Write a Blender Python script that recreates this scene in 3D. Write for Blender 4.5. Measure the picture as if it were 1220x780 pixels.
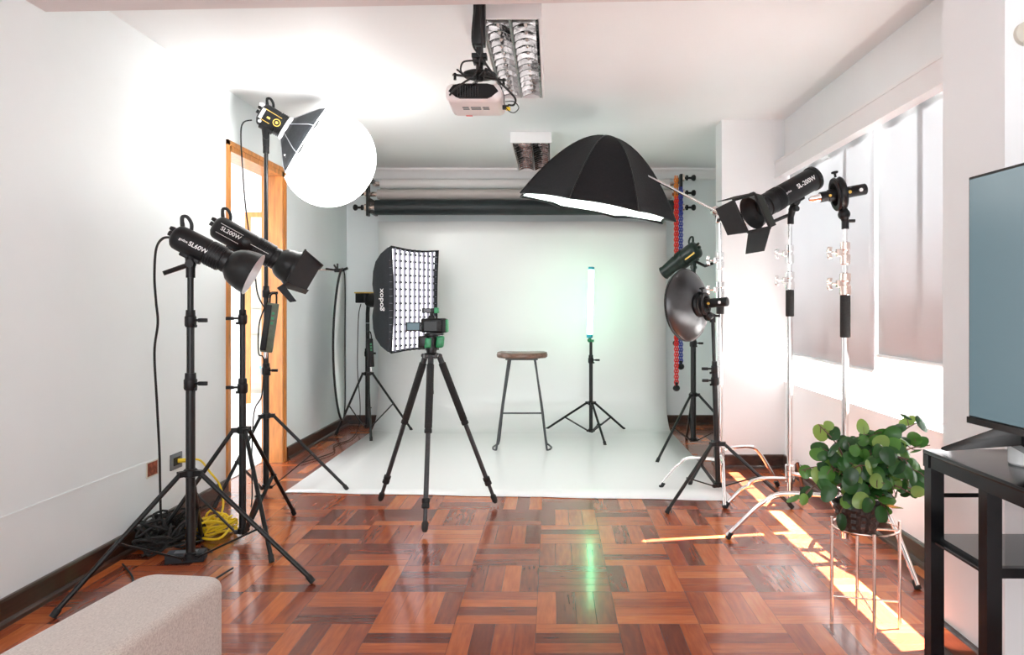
import bpy, bmesh, math, random
from mathutils import Vector, Matrix
random.seed(7)
for o in list(bpy.data.objects): bpy.data.objects.remove(o)
SC = bpy.context.scene; COL = SC.collection
V = Vector; R = math.radians; PI = math.pi

# ------------------------------------------------------------------ camera, world, sun, exposure
F, CX, CY, H = 866.0, 658.0, 364.0, 1.2
cam = bpy.data.cameras.new('camera'); cam.sensor_width = 36; cam.lens = 36*F/1220
cam.shift_x = -(CX-610)/1220; cam.shift_y = -(390-CY)/1220
cam.clip_start = .05
co = bpy.data.objects.new('camera', cam); COL.objects.link(co)
co.location = (0, 0, H); co.rotation_euler = (PI/2, 0, 0); SC.camera = co
SC.view_settings.view_transform = 'Standard'; SC.view_settings.look = 'None'
SC.view_settings.gamma = 1; SC.view_settings.use_curve_mapping = False
SC.view_settings.exposure = 1.17
w = bpy.data.worlds.new('daylight'); SC.world = w; w.use_nodes = True
bg = w.node_tree.nodes['Background']; bg.inputs[0].default_value = (.97, .985, 1, 1); bg.inputs[1].default_value = 1.95
sl = bpy.data.lights.new('sun', 'SUN'); sl.energy = 50; sl.angle = R(.5); sl.color = (1, .97, .92)
so = bpy.data.objects.new('sun', sl); COL.objects.link(so)
so.rotation_euler = V((-.59, -.10, -1)).to_track_quat('-Z', 'Y').to_euler(); so.location = (6, 3, 7)
SUNKIND = so

def P(px, py, Y): return V(((px-CX)*Y/F, Y, H-(py-CY)*Y/F))     # a point seen at a pixel, at depth Y
CAMP = V((0, 0, H))
def vdir(p, th, a):                                              # direction: image angle th, a degrees toward the viewer
    r = (p-CAMP).normalized(); u = r.cross(V((0, 0, 1))).normalized(); v = u.cross(r)
    return (u*math.cos(R(th))+v*math.sin(R(th)))*math.cos(R(a)) - r*math.sin(R(a))

# ------------------------------------------------------------------ materials
def mat(name, col, rough=.5, metal=0, var=0, scale=20, bump=0, emit=None, es=0, coat=0, spec=.5, trans=0, stretch=(1, 1, 1), sheen=0):
    m = bpy.data.materials.new(name); m.use_nodes = True; n = m.node_tree.nodes; l = m.node_tree.links
    b = n['Principled BSDF']; b.inputs['Base Color'].default_value = (*col, 1); b.inputs['Roughness'].default_value = rough
    b.inputs['Metallic'].default_value = metal; b.inputs['Coat Weight'].default_value = coat
    b.inputs['Specular IOR Level'].default_value = spec; b.inputs['Sheen Weight'].default_value = sheen
    if emit: b.inputs['Emission Color'].default_value = (*emit, 1); b.inputs['Emission Strength'].default_value = es
    if var or bump:
        g = n.new('ShaderNodeNewGeometry'); mp = n.new('ShaderNodeMapping'); mp.inputs['Scale'].default_value = stretch
        l.new(g.outputs['Position'], mp.inputs[0])
        t = n.new('ShaderNodeTexNoise'); t.inputs['Scale'].default_value = scale; t.inputs['Detail'].default_value = 5
        l.new(mp.outputs[0], t.inputs['Vector'])
        if var:
            r = n.new('ShaderNodeValToRGB'); r.color_ramp.elements[0].position = .3; r.color_ramp.elements[1].position = .7
            r.color_ramp.elements[0].color = (*[max(0, c*(1-var)) for c in col], 1); r.color_ramp.elements[1].color = (*[min(1, c*(1+var)) for c in col], 1)
            l.new(t.outputs[0], r.inputs[0]); l.new(r.outputs[0], b.inputs['Base Color'])
        if bump:
            bp = n.new('ShaderNodeBump'); bp.inputs['Strength'].default_value = bump; bp.inputs['Distance'].default_value = .01
            l.new(t.outputs[0], bp.inputs['Height']); l.new(bp.outputs[0], b.inputs['Normal'])
    if trans:
        tr = n.new('ShaderNodeBsdfTranslucent'); tr.inputs[0].default_value = (*col, 1)
        mx = n.new('ShaderNodeMixShader'); mx.inputs[0].default_value = trans
        l.new(b.outputs[0], mx.inputs[1]); l.new(tr.outputs[0], mx.inputs[2]); l.new(mx.outputs[0], n['Material Output'].inputs[0])
    return m
M = {}
M['wall'] = mat('white_paint', (.82, .865, .875), .55, var=.012, scale=3, bump=.04)
M['wall_r'] = mat('warm_white_paint', (.86, .865, .87), .55, var=.012, scale=3, bump=.04)
M['ceil'] = mat('ceiling_paint', (.87, .885, .89), .6, var=.01, scale=2, bump=.03)
M['beam'] = mat('beam_paint', (.74, .66, .65), .6, var=.01, scale=3)
M['trimw'] = mat('white_trim', (.88, .87, .87), .45, var=.01, scale=6)
M['base'] = mat('dark_brown_wood', (.045, .018, .011), .28, var=.5, scale=9, stretch=(3, .6, 6), coat=.3)
M['jamb'] = mat('orange_varnished_wood', (.62, .24, .055), .35, var=.28, scale=7, stretch=(6, 6, .7), coat=.3)
M['paper'] = mat('white_backdrop_vinyl', (.89, .90, .895), .22, var=.008, scale=2, bump=.02)
M['roll_w'] = mat('white_paper_roll', (.78, .76, .75), .6, var=.02, scale=8)
M['roll_g'] = mat('grey_paper_roll', (.50, .46, .44), .6, var=.03, scale=8)
M['roll_d'] = mat('dark_grey_paper_roll', (.25, .23, .23), .6, var=.03, scale=8)
M['roll_b'] = mat('black_paper_roll', (.012, .018, .02), .5, var=.2, scale=8)
M['blk'] = mat('black_satin_metal', (.007, .0075, .008), .32, spec=.4, var=.3, scale=30)
M['blkp'] = mat('black_plastic', (.006, .006, .007), .42, spec=.35, var=.25, scale=60, bump=.03)
M['door'] = mat('matte_black_metal', (.009, .009, .010), .65, var=.2, scale=30)
M['rub'] = mat('black_rubber', (.01, .01, .01), .7, var=.2, scale=60)
M['foam'] = mat('black_foam_grip', (.02, .02, .02), .85, var=.3, scale=150, bump=.2)
M['carbon'] = mat('carbon_tube', (.035, .037, .04), .35, var=.3, scale=90)
M['fab'] = mat('black_softbox_fabric', (.009, .009, .0105), .75, var=.25, scale=60, bump=.15, spec=.25, sheen=.03)
M['fabg'] = mat('dark_grey_fabric', (.022, .026, .031), .6, var=.15, scale=60, bump=.1, spec=.3, sheen=.03)
M['piping'] = mat('silver_piping', (.5, .52, .56), .4, metal=.6, var=.1, scale=40)
M['reflfab'] = mat('white_reflector_cloth', (.80, .84, .83), .6, var=.02, scale=30)
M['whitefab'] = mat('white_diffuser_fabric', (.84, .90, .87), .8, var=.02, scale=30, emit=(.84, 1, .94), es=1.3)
M['chrome'] = mat('polished_chrome', (.82, .80, .79), .14, metal=1, var=.04, scale=12)
M['rose'] = mat('champagne_metal', (.84, .70, .63), .25, metal=1, var=.06, scale=12)
M['silver'] = mat('silver_reflector', (.86, .86, .87), .45, metal=.15, var=.05, scale=30)
M['gunmetal'] = mat('gunmetal_paint', (.085, .085, .088), .3, metal=.75, var=.15, scale=10)
M['gold'] = mat('gold_lettering', (.72, .48, .10), .4, metal=.5, var=.1, scale=40)
M['letter'] = mat('white_lettering', (.85, .85, .85), .5, var=.03, scale=40)
M['green'] = mat('green_plastic_and_reflection', (.03, .30, .12), .35, var=.25, scale=40)  # on camera, trigger and ball head it paints reflected green light as colour
M['olive'] = mat('olive_grey_plastic', (.11, .13, .09), .4, var=.2, scale=30)
M['dkgreen'] = mat('dark_green_black_metal', (.012, .028, .022), .3, var=.3, scale=20)
M['ball'] = mat('lit_lantern_cloth', (.9, .9, .9), .8, var=.01, scale=8, emit=(1, .99, .96), es=3.5)
M['soft'] = mat('lit_diffuser_cloth', (.9, .9, .9), .8, var=.01, scale=8, emit=(.97, .97, 1), es=1.7)
M['grid'] = mat('grid_fabric', (.30, .29, .34), .8, var=.1, scale=50, trans=.25)
M['tube'] = mat('lit_tube_light', (.8, 1, .9), .4, var=.01, scale=8, emit=(.22, 1, .46), es=6)
M['cyan'] = mat('cyan_plastic', (.02, .42, .52), .35, var=.15, scale=30)
M['seat'] = mat('dark_walnut_seat', (.16, .085, .055), .35, var=.4, scale=10, stretch=(1, 6, 6), coat=.4)
M['steel'] = mat('grey_painted_steel', (.06, .065, .07), .4, var=.15, scale=30)
M['yellow'] = mat('yellow_cable', (.85, .60, .02), .45, var=.08, scale=30)
M['red'] = mat('red_plastic_chain', (.75, .03, .03), .35, var=.15, scale=40)
M['orange'] = mat('orange_plastic_chain', (.85, .26, .03), .35, var=.15, scale=40)
M['blue'] = mat('blue_plastic_chain', (.05, .07, .40), .35, var=.15, scale=40)
M['brick'] = mat('bare_red_brick', (.28, .07, .035), .8, var=.5, scale=50, bump=.4)
M['greyp'] = mat('grey_outlet_plastic', (.13, .145, .16), .35, var=.1, scale=30)
M['proj'] = mat('white_projector_shell', (.82, .75, .74), .35, var=.01, scale=10)
M['tableb'] = mat('gloss_black_table', (.005, .005, .006), .16, var=.2, scale=10, spec=.3)
M['glassb'] = mat('smoked_glass_shelf', (.03, .032, .035), .06, var=.2, scale=5, coat=.5)
M['screen'] = mat('tv_screen', (.02, .03, .035), .22, var=.05, scale=2, emit=(.14, .22, .255), es=.36, spec=.25)
M['darkblue'] = mat('screen_caption', (.01, .03, .06), .2, var=.05, scale=5)
M['leaf'] = None
M['stem'] = mat('brown_red_stem', (.11, .05, .03), .5, var=.3, scale=40)
M['wick'] = mat('dark_woven_basket', (.035, .018, .014), .45, var=.6, scale=70, bump=.6)
M['soil'] = mat('potting_soil', (.03, .018, .01), .9, var=.5, scale=80, bump=.5)
M['cab'] = mat('beige_cabinet', (.62, .58, .50), .5, var=.05, scale=6)
M['louver'] = mat('mirror_louvre', (.20, .18, .175), .10, metal=1, var=.5, scale=14, bump=.4)
M['trough'] = mat('mirror_trough', (.30, .26, .25), .15, metal=1, var=.3, scale=12, bump=.2)
M['sofa'] = None; M['floor'] = None

def sofa_mat():
    m = mat('beige_woven_fabric', (.50, .42, .37), .9, var=.0, sheen=.3); n = m.node_tree.nodes; l = m.node_tree.links; b = n['Principled BSDF']
    g = n.new('ShaderNodeNewGeometry'); out = []
    for sc in ((420, 110, 110), (110, 420, 420)):
        mp = n.new('ShaderNodeMapping'); mp.inputs['Scale'].default_value = sc; l.new(g.outputs['Position'], mp.inputs[0])
        t = n.new('ShaderNodeTexNoise'); t.inputs['Scale'].default_value = 1.5; t.inputs['Detail'].default_value = 3; l.new(mp.outputs[0], t.inputs['Vector']); out.append(t)
    a = n.new('ShaderNodeMath'); a.operation = 'ADD'; l.new(out[0].outputs[0], a.inputs[0]); l.new(out[1].outputs[0], a.inputs[1])
    mr = n.new('ShaderNodeMath'); mr.operation = 'MULTIPLY'; mr.inputs[1].default_value = .5; l.new(a.outputs[0], mr.inputs[0])
    r = n.new('ShaderNodeValToRGB'); r.color_ramp.elements[0].position = .33; r.color_ramp.elements[1].position = .62
    r.color_ramp.elements[0].color = (.34, .27, .235, 1); r.color_ramp.elements[1].color = (.58, .50, .445, 1)
    l.new(mr.outputs[0], r.inputs[0]); l.new(r.outputs[0], b.inputs['Base Color'])
    bp = n.new('ShaderNodeBump'); bp.inputs['Strength'].default_value = .3; bp.inputs['Distance'].default_value = .003
    l.new(mr.outputs[0], bp.inputs['Height']); l.new(bp.outputs[0], b.inputs['Normal']); return m
M['sofa'] = sofa_mat()

def leaf_mat():
    m = bpy.data.materials.new('glossy_green_leaf'); m.use_nodes = True; n = m.node_tree.nodes; l = m.node_tree.links; b = n['Principled BSDF']
    g = n.new('ShaderNodeNewGeometry'); r = n.new('ShaderNodeValToRGB'); e = r.color_ramp.elements
    e[0].position = 0; e[0].color = (.016, .06, .018, 1); e[1].position = 1; e[1].color = (.26, .38, .09, 1)
    x = e.new(.5); x.color = (.035, .13, .025, 1); x = e.new(.8); x.color = (.09, .24, .04, 1)
    l.new(g.outputs['Random Per Island'], r.inputs[0]); l.new(r.outputs[0], b.inputs['Base Color'])
    b.inputs['Roughness'].default_value = .26
    tr = n.new('ShaderNodeBsdfTranslucent'); l.new(r.outputs[0], tr.inputs[0]); mx = n.new('ShaderNodeMixShader'); mx.inputs[0].default_value = .3
    l.new(b.outputs[0], mx.inputs[1]); l.new(tr.outputs[0], mx.inputs[2]); l.new(mx.outputs[0], n['Material Output'].inputs[0]); return m
M['leaf'] = leaf_mat()

def blind_mat():
    m = bpy.data.materials.new('translucent_blind'); m.use_nodes = True; n = m.node_tree.nodes; l = m.node_tree.links; b = n['Principled BSDF']
    b.inputs['Base Color'].default_value = (.80, .80, .82, 1); b.inputs['Roughness'].default_value = .8
    tr = n.new('ShaderNodeBsdfTranslucent'); tr.inputs[0].default_value = (.33, .34, .352, 1)
    mx = n.new('ShaderNodeMixShader'); mx.inputs[0].default_value = .36
    g = n.new('ShaderNodeNewGeometry'); t = n.new('ShaderNodeTexNoise'); t.inputs['Scale'].default_value = 250; l.new(g.outputs['Position'], t.inputs['Vector'])
    bp = n.new('ShaderNodeBump'); bp.inputs['Strength'].default_value = .05; l.new(t.outputs[0], bp.inputs['Height']); l.new(bp.outputs[0], b.inputs['Normal'])
    l.new(b.outputs[0], mx.inputs[1]); l.new(tr.outputs[0], mx.inputs[2]); l.new(mx.outputs[0], n['Material Output'].inputs[0]); return m
M['blind'] = blind_mat()
def glass_mat():
    m = bpy.data.materials.new('window_glass'); m.use_nodes = True; n = m.node_tree.nodes; l = m.node_tree.links
    b = n['Principled BSDF']; b.inputs['Roughness'].default_value = .02; b.inputs['Base Color'].default_value = (.9, .95, .95, 1)
    t = n.new('ShaderNodeBsdfTransparent'); mx = n.new('ShaderNodeMixShader'); mx.inputs[0].default_value = .05
    l.new(t.outputs[0], mx.inputs[1]); l.new(b.outputs[0], mx.inputs[2]); l.new(mx.outputs[0], n['Material Output'].inputs[0]); return m
M['glass'] = glass_mat()

def floor_mat():
    m = bpy.data.materials.new('parquet'); m.use_nodes = True; n = m.node_tree.nodes; l = m.node_tree.links; b = n['Principled BSDF']
    def mt(op, a, c=None, d=None):
        x = n.new('ShaderNodeMath'); x.operation = op
        for i, v in enumerate((a, c, d)):
            if v is None: continue
            if isinstance(v, (int, float)): x.inputs[i].default_value = v
            else: l.new(v, x.inputs[i])
        return x.outputs[0]
    g = n.new('ShaderNodeNewGeometry'); sp = n.new('ShaderNodeSeparateXYZ'); l.new(g.outputs['Position'], sp.inputs[0])
    s = .308; u = mt('DIVIDE', mt('ADD', sp.outputs[0], .061+20*s), s); v = mt('DIVIDE', mt('ADD', sp.outputs[1], -2.742+20*s), s)
    iu = mt('FLOOR', u); iv = mt('FLOOR', v); fu = mt('FRACT', u); fv = mt('FRACT', v)
    par = mt('MODULO', mt('ADD', iu, iv), 2.0)       # 0: strips run in depth; 1: strips run across
    def mixf(f, a, c): return mt('ADD', mt('MULTIPLY', a, mt('SUBTRACT', 1, f)), mt('MULTIPLY', c, f))
    ac = mixf(par, fu, fv); al = mixf(par, fv, fu)
    st = mt('MULTIPLY', ac, 4); si = mt('FLOOR', st); sf = mt('FRACT', st)
    cb = n.new('ShaderNodeCombineXYZ'); l.new(iu, cb.inputs[0]); l.new(iv, cb.inputs[1]); l.new(si, cb.inputs[2])
    wn = n.new('ShaderNodeTexWhiteNoise'); l.new(cb.outputs[0], wn.inputs['Vector'])
    gv = n.new('ShaderNodeCombineXYZ'); l.new(mt('MULTIPLY', ac, 9), gv.inputs[0]); l.new(mt('MULTIPLY', al, 1.1), gv.inputs[1])
    l.new(mt('MULTIPLY', wn.outputs['Value'], 37), gv.inputs[2])
    gn = n.new('ShaderNodeTexNoise'); gn.inputs['Scale'].default_value = 2.2; gn.inputs['Detail'].default_value = 6; gn.inputs['Distortion'].default_value = .15; l.new(gv.outputs[0], gn.inputs['Vector'])
    val = mt('ADD', mt('ADD', mt('MULTIPLY', wn.outputs['Value'], .72), .17), mt('MULTIPLY', mt('SUBTRACT', gn.outputs[0], .5), .55))
    r = n.new('ShaderNodeValToRGB'); e = r.color_ramp.elements
    e[0].position = .0; e[0].color = (.10, .022, .013, 1); e[1].position = 1; e[1].color = (.60, .20, .06, 1)
    for p_, c_ in ((.3, (.20, .040, .018)), (.55, (.34, .072, .025)), (.8, (.52, .13, .036))):
        x = e.new(p_); x.color = (*c_, 1)
    l.new(val, r.inputs[0])
    # joints
    d1 = mt('MINIMUM', sf, mt('SUBTRACT', 1, sf)); d1 = mt('MULTIPLY', d1, .25)
    d2 = mt('MINIMUM', mt('MINIMUM', fu, mt('SUBTRACT', 1, fu)), mt('MINIMUM', fv, mt('SUBTRACT', 1, fv)))
    j = mt('LESS_THAN', mt('MINIMUM', d1, d2), .0035)
    mx = n.new('ShaderNodeMix'); mx.data_type = 'RGBA'; l.new(mt('MULTIPLY', j, .6), mx.inputs[0]); l.new(r.outputs[0], mx.inputs[6]); mx.inputs[7].default_value = (.05, .015, .01, 1)
    l.new(mx.outputs[2], b.inputs['Base Color'])
    b.inputs['Roughness'].default_value = .24; b.inputs['Specular IOR Level'].default_value = .35; b.inputs['Coat Weight'].default_value = .4; b.inputs['Coat Roughness'].default_value = .10
    nz = n.new('ShaderNodeTexNoise'); nz.inputs['Scale'].default_value = 7; nz.inputs['Detail'].default_value = 2; l.new(g.outputs['Position'], nz.inputs['Vector'])
    hh = mt('ADD', mt('MULTIPLY', nz.outputs[0], .5), mt('ADD', mt('MULTIPLY', j, -.25), mt('MULTIPLY', wn.outputs['Value'], .1)))
    bp = n.new('ShaderNodeBump'); bp.inputs['Strength'].default_value = .25; bp.inputs['Distance'].default_value = .006
    l.new(hh, bp.inputs['Height']); l.new(bp.outputs[0], b.inputs['Normal']); l.new(bp.outputs[0], b.inputs['Coat Normal'])
    return m
M['floor'] = floor_mat()

# ------------------------------------------------------------------ mesh helpers
def frame(d):
    d = V(d).normalized(); up = V((0, 0, 1)) if abs(d.z) < .95 else V((0, 1, 0))
    s = d.cross(up).normalized(); return d, s, s.cross(d).normalized()
class MB:
    def __init__(s): s.v = []; s.f = []
    def add(s, vs, fs):
        k = len(s.v); s.v += [V(x) for x in vs]; s.f += [tuple(i+k for i in f) for f in fs]; return s
    def box(s, a, b):
        x0, y0, z0 = a; x1, y1, z1 = b
        return s.add([(x0,y0,z0),(x1,y0,z0),(x1,y1,z0),(x0,y1,z0),(x0,y0,z1),(x1,y0,z1),(x1,y1,z1),(x0,y1,z1)],
                     [(0,3,2,1),(4,5,6,7),(0,1,5,4),(1,2,6,5),(2,3,7,6),(3,0,4,7)])
    def obox(s, c, ax, ay, az, hx, hy, hz, tx=1, ty=1, bev=0):   # oriented box; tx, ty taper the +z end
        c = V(c); ax, ay, az = V(ax).normalized(), V(ay).normalized(), V(az).normalized()
        if not bev:
            vs = []
            for k in (-1, 1):
                qx, qy = (tx, ty) if k > 0 else (1, 1)
                for i, j in ((-1,-1),(1,-1),(1,1),(-1,1)): vs.append(c+ax*hx*i*qx+ay*hy*j*qy+az*hz*k)
            return s.add(vs, [(0,3,2,1),(4,5,6,7),(0,1,5,4),(1,2,6,5),(2,3,7,6),(3,0,4,7)])
        bm = bmesh.new(); bmesh.ops.create_cube(bm, size=2)
        for v in bm.verts:
            q = (tx, ty) if v.co.z > 0 else (1, 1)
            v.co = V((v.co.x*hx*q[0], v.co.y*hy*q[1], v.co.z*hz))
        bmesh.ops.bevel(bm, geom=bm.edges[:], offset=bev, segments=3, affect='EDGES', profile=.5)
        bm.verts.index_update(); vs = [c+ax*v.co.x+ay*v.co.y+az*v.co.z for v in bm.verts]; fs = [[v.index for v in f.verts] for f in bm.faces]; bm.free()
        return s.add(vs, fs)
    def lathe(s, p, d, prof, n=20, cap=True, phase=0, sq=None):  # prof: (t along d, radius)
        p = V(p); d, sx, up = frame(d); k = []; vs = []
        for t, r in prof:
            for i in range(n):
                a = 2*PI*i/n+phase; vs.append(p+d*t+(sx*math.cos(a)+up*math.sin(a))*r)
        fs = []
        for j in range(len(prof)-1):
            for i in range(n): fs.append((j*n+i, j*n+(i+1)%n, (j+1)*n+(i+1)%n, (j+1)*n+i))
        if cap:
            if prof[0][1] > 1e-6: fs.append(tuple(range(n))[::-1])
            if prof[-1][1] > 1e-6: fs.append(tuple(range((len(prof)-1)*n, len(prof)*n)))
        return s.add(vs, fs)
    def cyl(s, a, b, r, r2=None, n=14):
        a, b = V(a), V(b); return s.lathe(a, b-a, [(0, r), ((b-a).length, r if r2 is None else r2)], n)
    def tube(s, pts, r, n=8, closed=False, cap=True):
        pts = [V(p) for p in pts]; m = len(pts); rs = r if isinstance(r, (list, tuple)) else [r]*m; vs = []; prev = None
        for i, p in enumerate(pts):
            a = pts[i-1] if (i > 0 or closed) else p; b = pts[(i+1) % m] if (i < m-1 or closed) else p
            t = (b-a).normalized()
            if prev is None: _, sx, _ = frame(t)
            else: sx = (prev-t*prev.dot(t)).normalized()
            prev = sx; up = sx.cross(t)
            for k in range(n): an = 2*PI*k/n; vs.append(p+(sx*math.cos(an)+up*math.sin(an))*rs[i])
        fs = []
        for j in range(m if closed else m-1):
            q = (j+1) % m
            for k in range(n): fs.append((j*n+k, j*n+(k+1)%n, q*n+(k+1)%n, q*n+k))
        if cap and not closed: fs.append(tuple(range(n))[::-1]); fs.append(tuple(range((m-1)*n, m*n)))
        return s.add(vs, fs)
    def sphere(s, c, r, n=16, m=10, sc=(1, 1, 1)):
        c = V(c); vs = [c+V((0, 0, r*sc[2]))]
        for j in range(1, m):
            for i in range(n):
                a = 2*PI*i/n; b = PI*j/m; vs.append(c+V((r*sc[0]*math.sin(b)*math.cos(a), r*sc[1]*math.sin(b)*math.sin(a), r*sc[2]*math.cos(b))))
        vs.append(c-V((0, 0, r*sc[2]))); fs = [(0, 1+i, 1+(i+1)%n) for i in range(n)]
        for j in range(m-2):
            for i in range(n): fs.append((1+j*n+i, 1+(j+1)*n+i, 1+(j+1)*n+(i+1)%n, 1+j*n+(i+1)%n))
        e = len(vs)-1; fs += [(e, 1+(m-2)*n+(i+1)%n, 1+(m-2)*n+i) for i in range(n)]
        return s.add(vs, fs)
    def panel(s, q, th):                                         # thick quad from four corners
        q = [V(x) for x in q]; nn = (q[1]-q[0]).cross(q[3]-q[0]).normalized()*th/2
        return s.add([x-nn for x in q]+[x+nn for x in q], [(0,3,2,1),(4,5,6,7),(0,1,5,4),(1,2,6,5),(2,3,7,6),(3,0,4,7)])
    def build(s, name, m, parent=None, sharp=38, thick=0):
        if parent is None:
            lo = [min(v[i] for v in s.v) for i in range(3)]; hi = [max(v[i] for v in s.v) for i in range(3)]
            org = V(((lo[0]+hi[0])/2, (lo[1]+hi[1])/2, lo[2]))
        else: org = V(parent['org'])
        me = bpy.data.meshes.new(name); me.from_pydata([v-org for v in s.v], [], s.f); me.validate()
        bm = bmesh.new(); bm.from_mesh(me); bmesh.ops.recalc_face_normals(bm, faces=bm.faces[:]); bm.to_mesh(me); bm.free()
        me.materials.append(M[m]); me.shade_smooth(); me.set_sharp_from_angle(angle=R(sharp))
        o = bpy.data.objects.new(name, me); COL.objects.link(o)
        if parent is None: o.location = org
        else: o.parent = parent
        o['org'] = tuple(org)
        if thick:
            md = o.modifiers.new('thickness', 'SOLIDIFY'); md.thickness = thick; md.offset = 0
        return o
def tag(o, label, cat, group=None):
    o['label'] = label; o['category'] = cat
    if group: o['group'] = group
    return o
def thing(name, label, cat, loc, group=None):
    o = bpy.data.objects.new(name, None); COL.objects.link(o); o.location = V(loc); o['org'] = tuple(V(loc)); o.empty_display_size = .1
    return tag(o, label, cat, group)
def st(o): o['kind'] = 'structure'; return o
def smooth_path(pts, k=8):
    pts = [V(p) for p in pts]; out = []
    for i in range(len(pts)-1):
        a, b, c, d = pts[max(i-1, 0)], pts[i], pts[i+1], pts[min(i+2, len(pts)-1)]
        for j in range(k):
            t = j/k; out.append(.5*((2*b)+(c-a)*t+(2*a-5*b+4*c-d)*t*t+(3*b-a-3*c+d)*t**3))
    return out+[pts[-1]]
def cable(name, label, pts, r, m, cat='cable', parent=None):
    o = MB().tube(smooth_path(pts), r, 6).build(name, m, parent)
    if parent is None: tag(o, label, cat)
    return o
def text(body, name, m, parent, mapf, size):
    c = bpy.data.curves.new('t', 'FONT'); c.body = body; c.size = size; c.align_x = 'CENTER'; c.align_y = 'CENTER'; c.resolution_u = 3; c.offset = size*.012
    o = bpy.data.objects.new('t', c); COL.objects.link(o); bpy.context.view_layer.update()
    me = o.to_mesh(); mb = MB(); mb.add([mapf(v.co.x, v.co.y) for v in me.vertices], [tuple(p.vertices) for p in me.polygons])
    o.to_mesh_clear(); bpy.data.objects.remove(o); bpy.data.curves.remove(c)
    return mb.build(name, m, parent)
def flat(p, x, y, off=0):
    p, x, y = V(p), V(x).normalized(), V(y).normalized(); n = x.cross(y)
    return lambda a, b: p+x*a+y*b+n*off
def wrap(p, x, nrm, r):                                          # text round a cylinder whose axis is x
    p, x = V(p), V(x).normalized(); nrm = (V(nrm)-x*V(nrm).dot(x)).normalized(); y = nrm.cross(x)
    return lambda a, b: p+x*a+(nrm*math.cos(b/r)+y*math.sin(b/r))*r

# ------------------------------------------------------------------ room shell
XL, XR, YB, ZC, YN = -2.07, 1.72, 7.32, 2.575, -1.6
st(MB().box((-5, YN, -.1), (2.1, 10.5, 0)).build('floor', 'floor'))
st(MB().box((-5, YN, ZC), (1.89, 10.5, ZC+.04)).build('ceiling', 'ceil'))
D0, D1, DZ = 4.64, 5.60, 2.225
st(MB().box((XL-.15, YN, 0), (XL, D0, ZC)).box((XL-.15, D1, 0), (XL, YB+.1, ZC)).box((XL-.15, D0, DZ), (XL, D1, ZC)).build('wall_left', 'wall'))
st(MB().box((XL-.15, YB, 0), (2.1, YB+.12, ZC)).build('wall_back', 'wall'))
W0, W1, WS, WT = 2.55, 5.38, .64, 2.2
st(MB().box((XR, YN, 0), (XR+.18, W0, ZC)).box((XR, W0, 0), (XR+.18, W1, WS-.03)).box((XR, W0, WT-.03), (XR+.025, W1, ZC)).box((XR, W1, 0), (XR+.18, YB, ZC))
   .build('wall_right', 'wall_r'))
st(MB().box((1.37, 2.2, 0), (XR, W0, ZC)).build('column_near', 'wall_r'))
st(MB().box((1.255, 5.38, 0), (XR, 5.58, ZC)).build('column_far', 'wall_r'))
st(MB().add([(-2.07,2.3,2.40),(2.0,2.3,2.40),(2.0,2.80,2.40),(-2.07,2.97,2.40),(-2.07,2.3,ZC),(2.0,2.3,ZC),(2.0,2.80,ZC),(-2.07,2.97,ZC)],
            [(0,3,2,1),(4,5,6,7),(0,1,5,4),(1,2,6,5),(2,3,7,6),(3,0,4,7)]).build('ceiling_beam', 'beam'))
# crown moulding on the back wall
mb = MB(); prof = [(0, 0), (.075, 0), (.07, .02), (.05, .03), (.03, .06), (.022, .10), (0, .11)]
mb.add([(x, YB-a, ZC-b) for x in (XL, XR) for a, b in prof], [(i, i+1, i+8, i+7) for i in range(6)]+[tuple(range(7)), tuple(range(7, 14))[::-1]])
st(mb.build('trim_1', 'trimw'))
st(MB().box((XL, YN, .398), (XL+.003, 3.78, .406)).build('trim_2', 'wall'))
st(MB().box((XR-.07, W0, 2.15), (XR+.01, W1, 2.26)).box((XR-.075, W0, 2.14), (XR-.07, W1, 2.155)).box((XR-.076, W0, 2.25), (XR-.07, W1, 2.265)).build('trim_3', 'trimw'))
st(MB().box((XR-.002, W0, WS-.03), (XR+.19, W1, WS)).build('window_sill', 'trimw'))
mb = MB()
for y in (W0, 3.45, 4.35, W1-.05): mb.box((1.843, y+.001, WS+.001), (1.877, y+.049, ZC-.003))
mb.box((1.84, W0-.01, WS-.002), (1.88, W1+.01, WS+.05)).box((1.84, W0-.01, ZC-.05), (1.88, W1+.01, ZC-.002)).box((1.84, W0, 1.2), (1.88, W1, 1.24))
st(mb.build('window_1', 'trimw'))
st(MB().add([(1.86, W0, WS), (1.86, W1, WS), (1.86, W1, ZC), (1.86, W0, ZC)], [(0, 1, 2, 3)]).build('window_glass', 'glass'))
def baseboard(name, pts):
    mb = MB()
    for (a, b, nx, ny) in pts:
        a, b, nn = V((*a, 0)), V((*b, 0)), V((nx, ny, 0)); z = V((0, 0, 1)); pr = [(0, 0), (.034, 0), (.032, .014), (.024, .022), (.018, .024), (.018, .092), (.013, .10), (0, .10)]
        mb.add([q+nn*u+z*v for q in (a, b) for u, v in pr], [(i, (i+1) % 8, 8+(i+1) % 8, 8+i) for i in range(8)]+[tuple(range(8)), tuple(range(8, 16))[::-1]])
    return st(mb.build(name, 'base', sharp=25))
baseboard('baseboard_left', [((XL, YN), (XL, D0-.03), 1, 0), ((XL, D1+.05), (XL, YB), 1, 0)])
baseboard('baseboard_back', [((XL, YB), (XR, YB), 0, -1)])
baseboard('baseboard_right', [((XR, W0), (XR, W1), -1, 0), ((XR, 5.58), (XR, YB), -1, 0)])
baseboard('baseboard_columns', [((1.255, 5.38), (XR, 5.38), 0, -1), ((1.255, 5.38), (1.255, 5.58), -1, 0), ((1.37, 2.2), (1.37, W0), -1, 0), ((1.37, 2.2), (XR, 2.2), 0, -1), ((1.37, W0), (XR, W0), 0, 1)])
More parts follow.
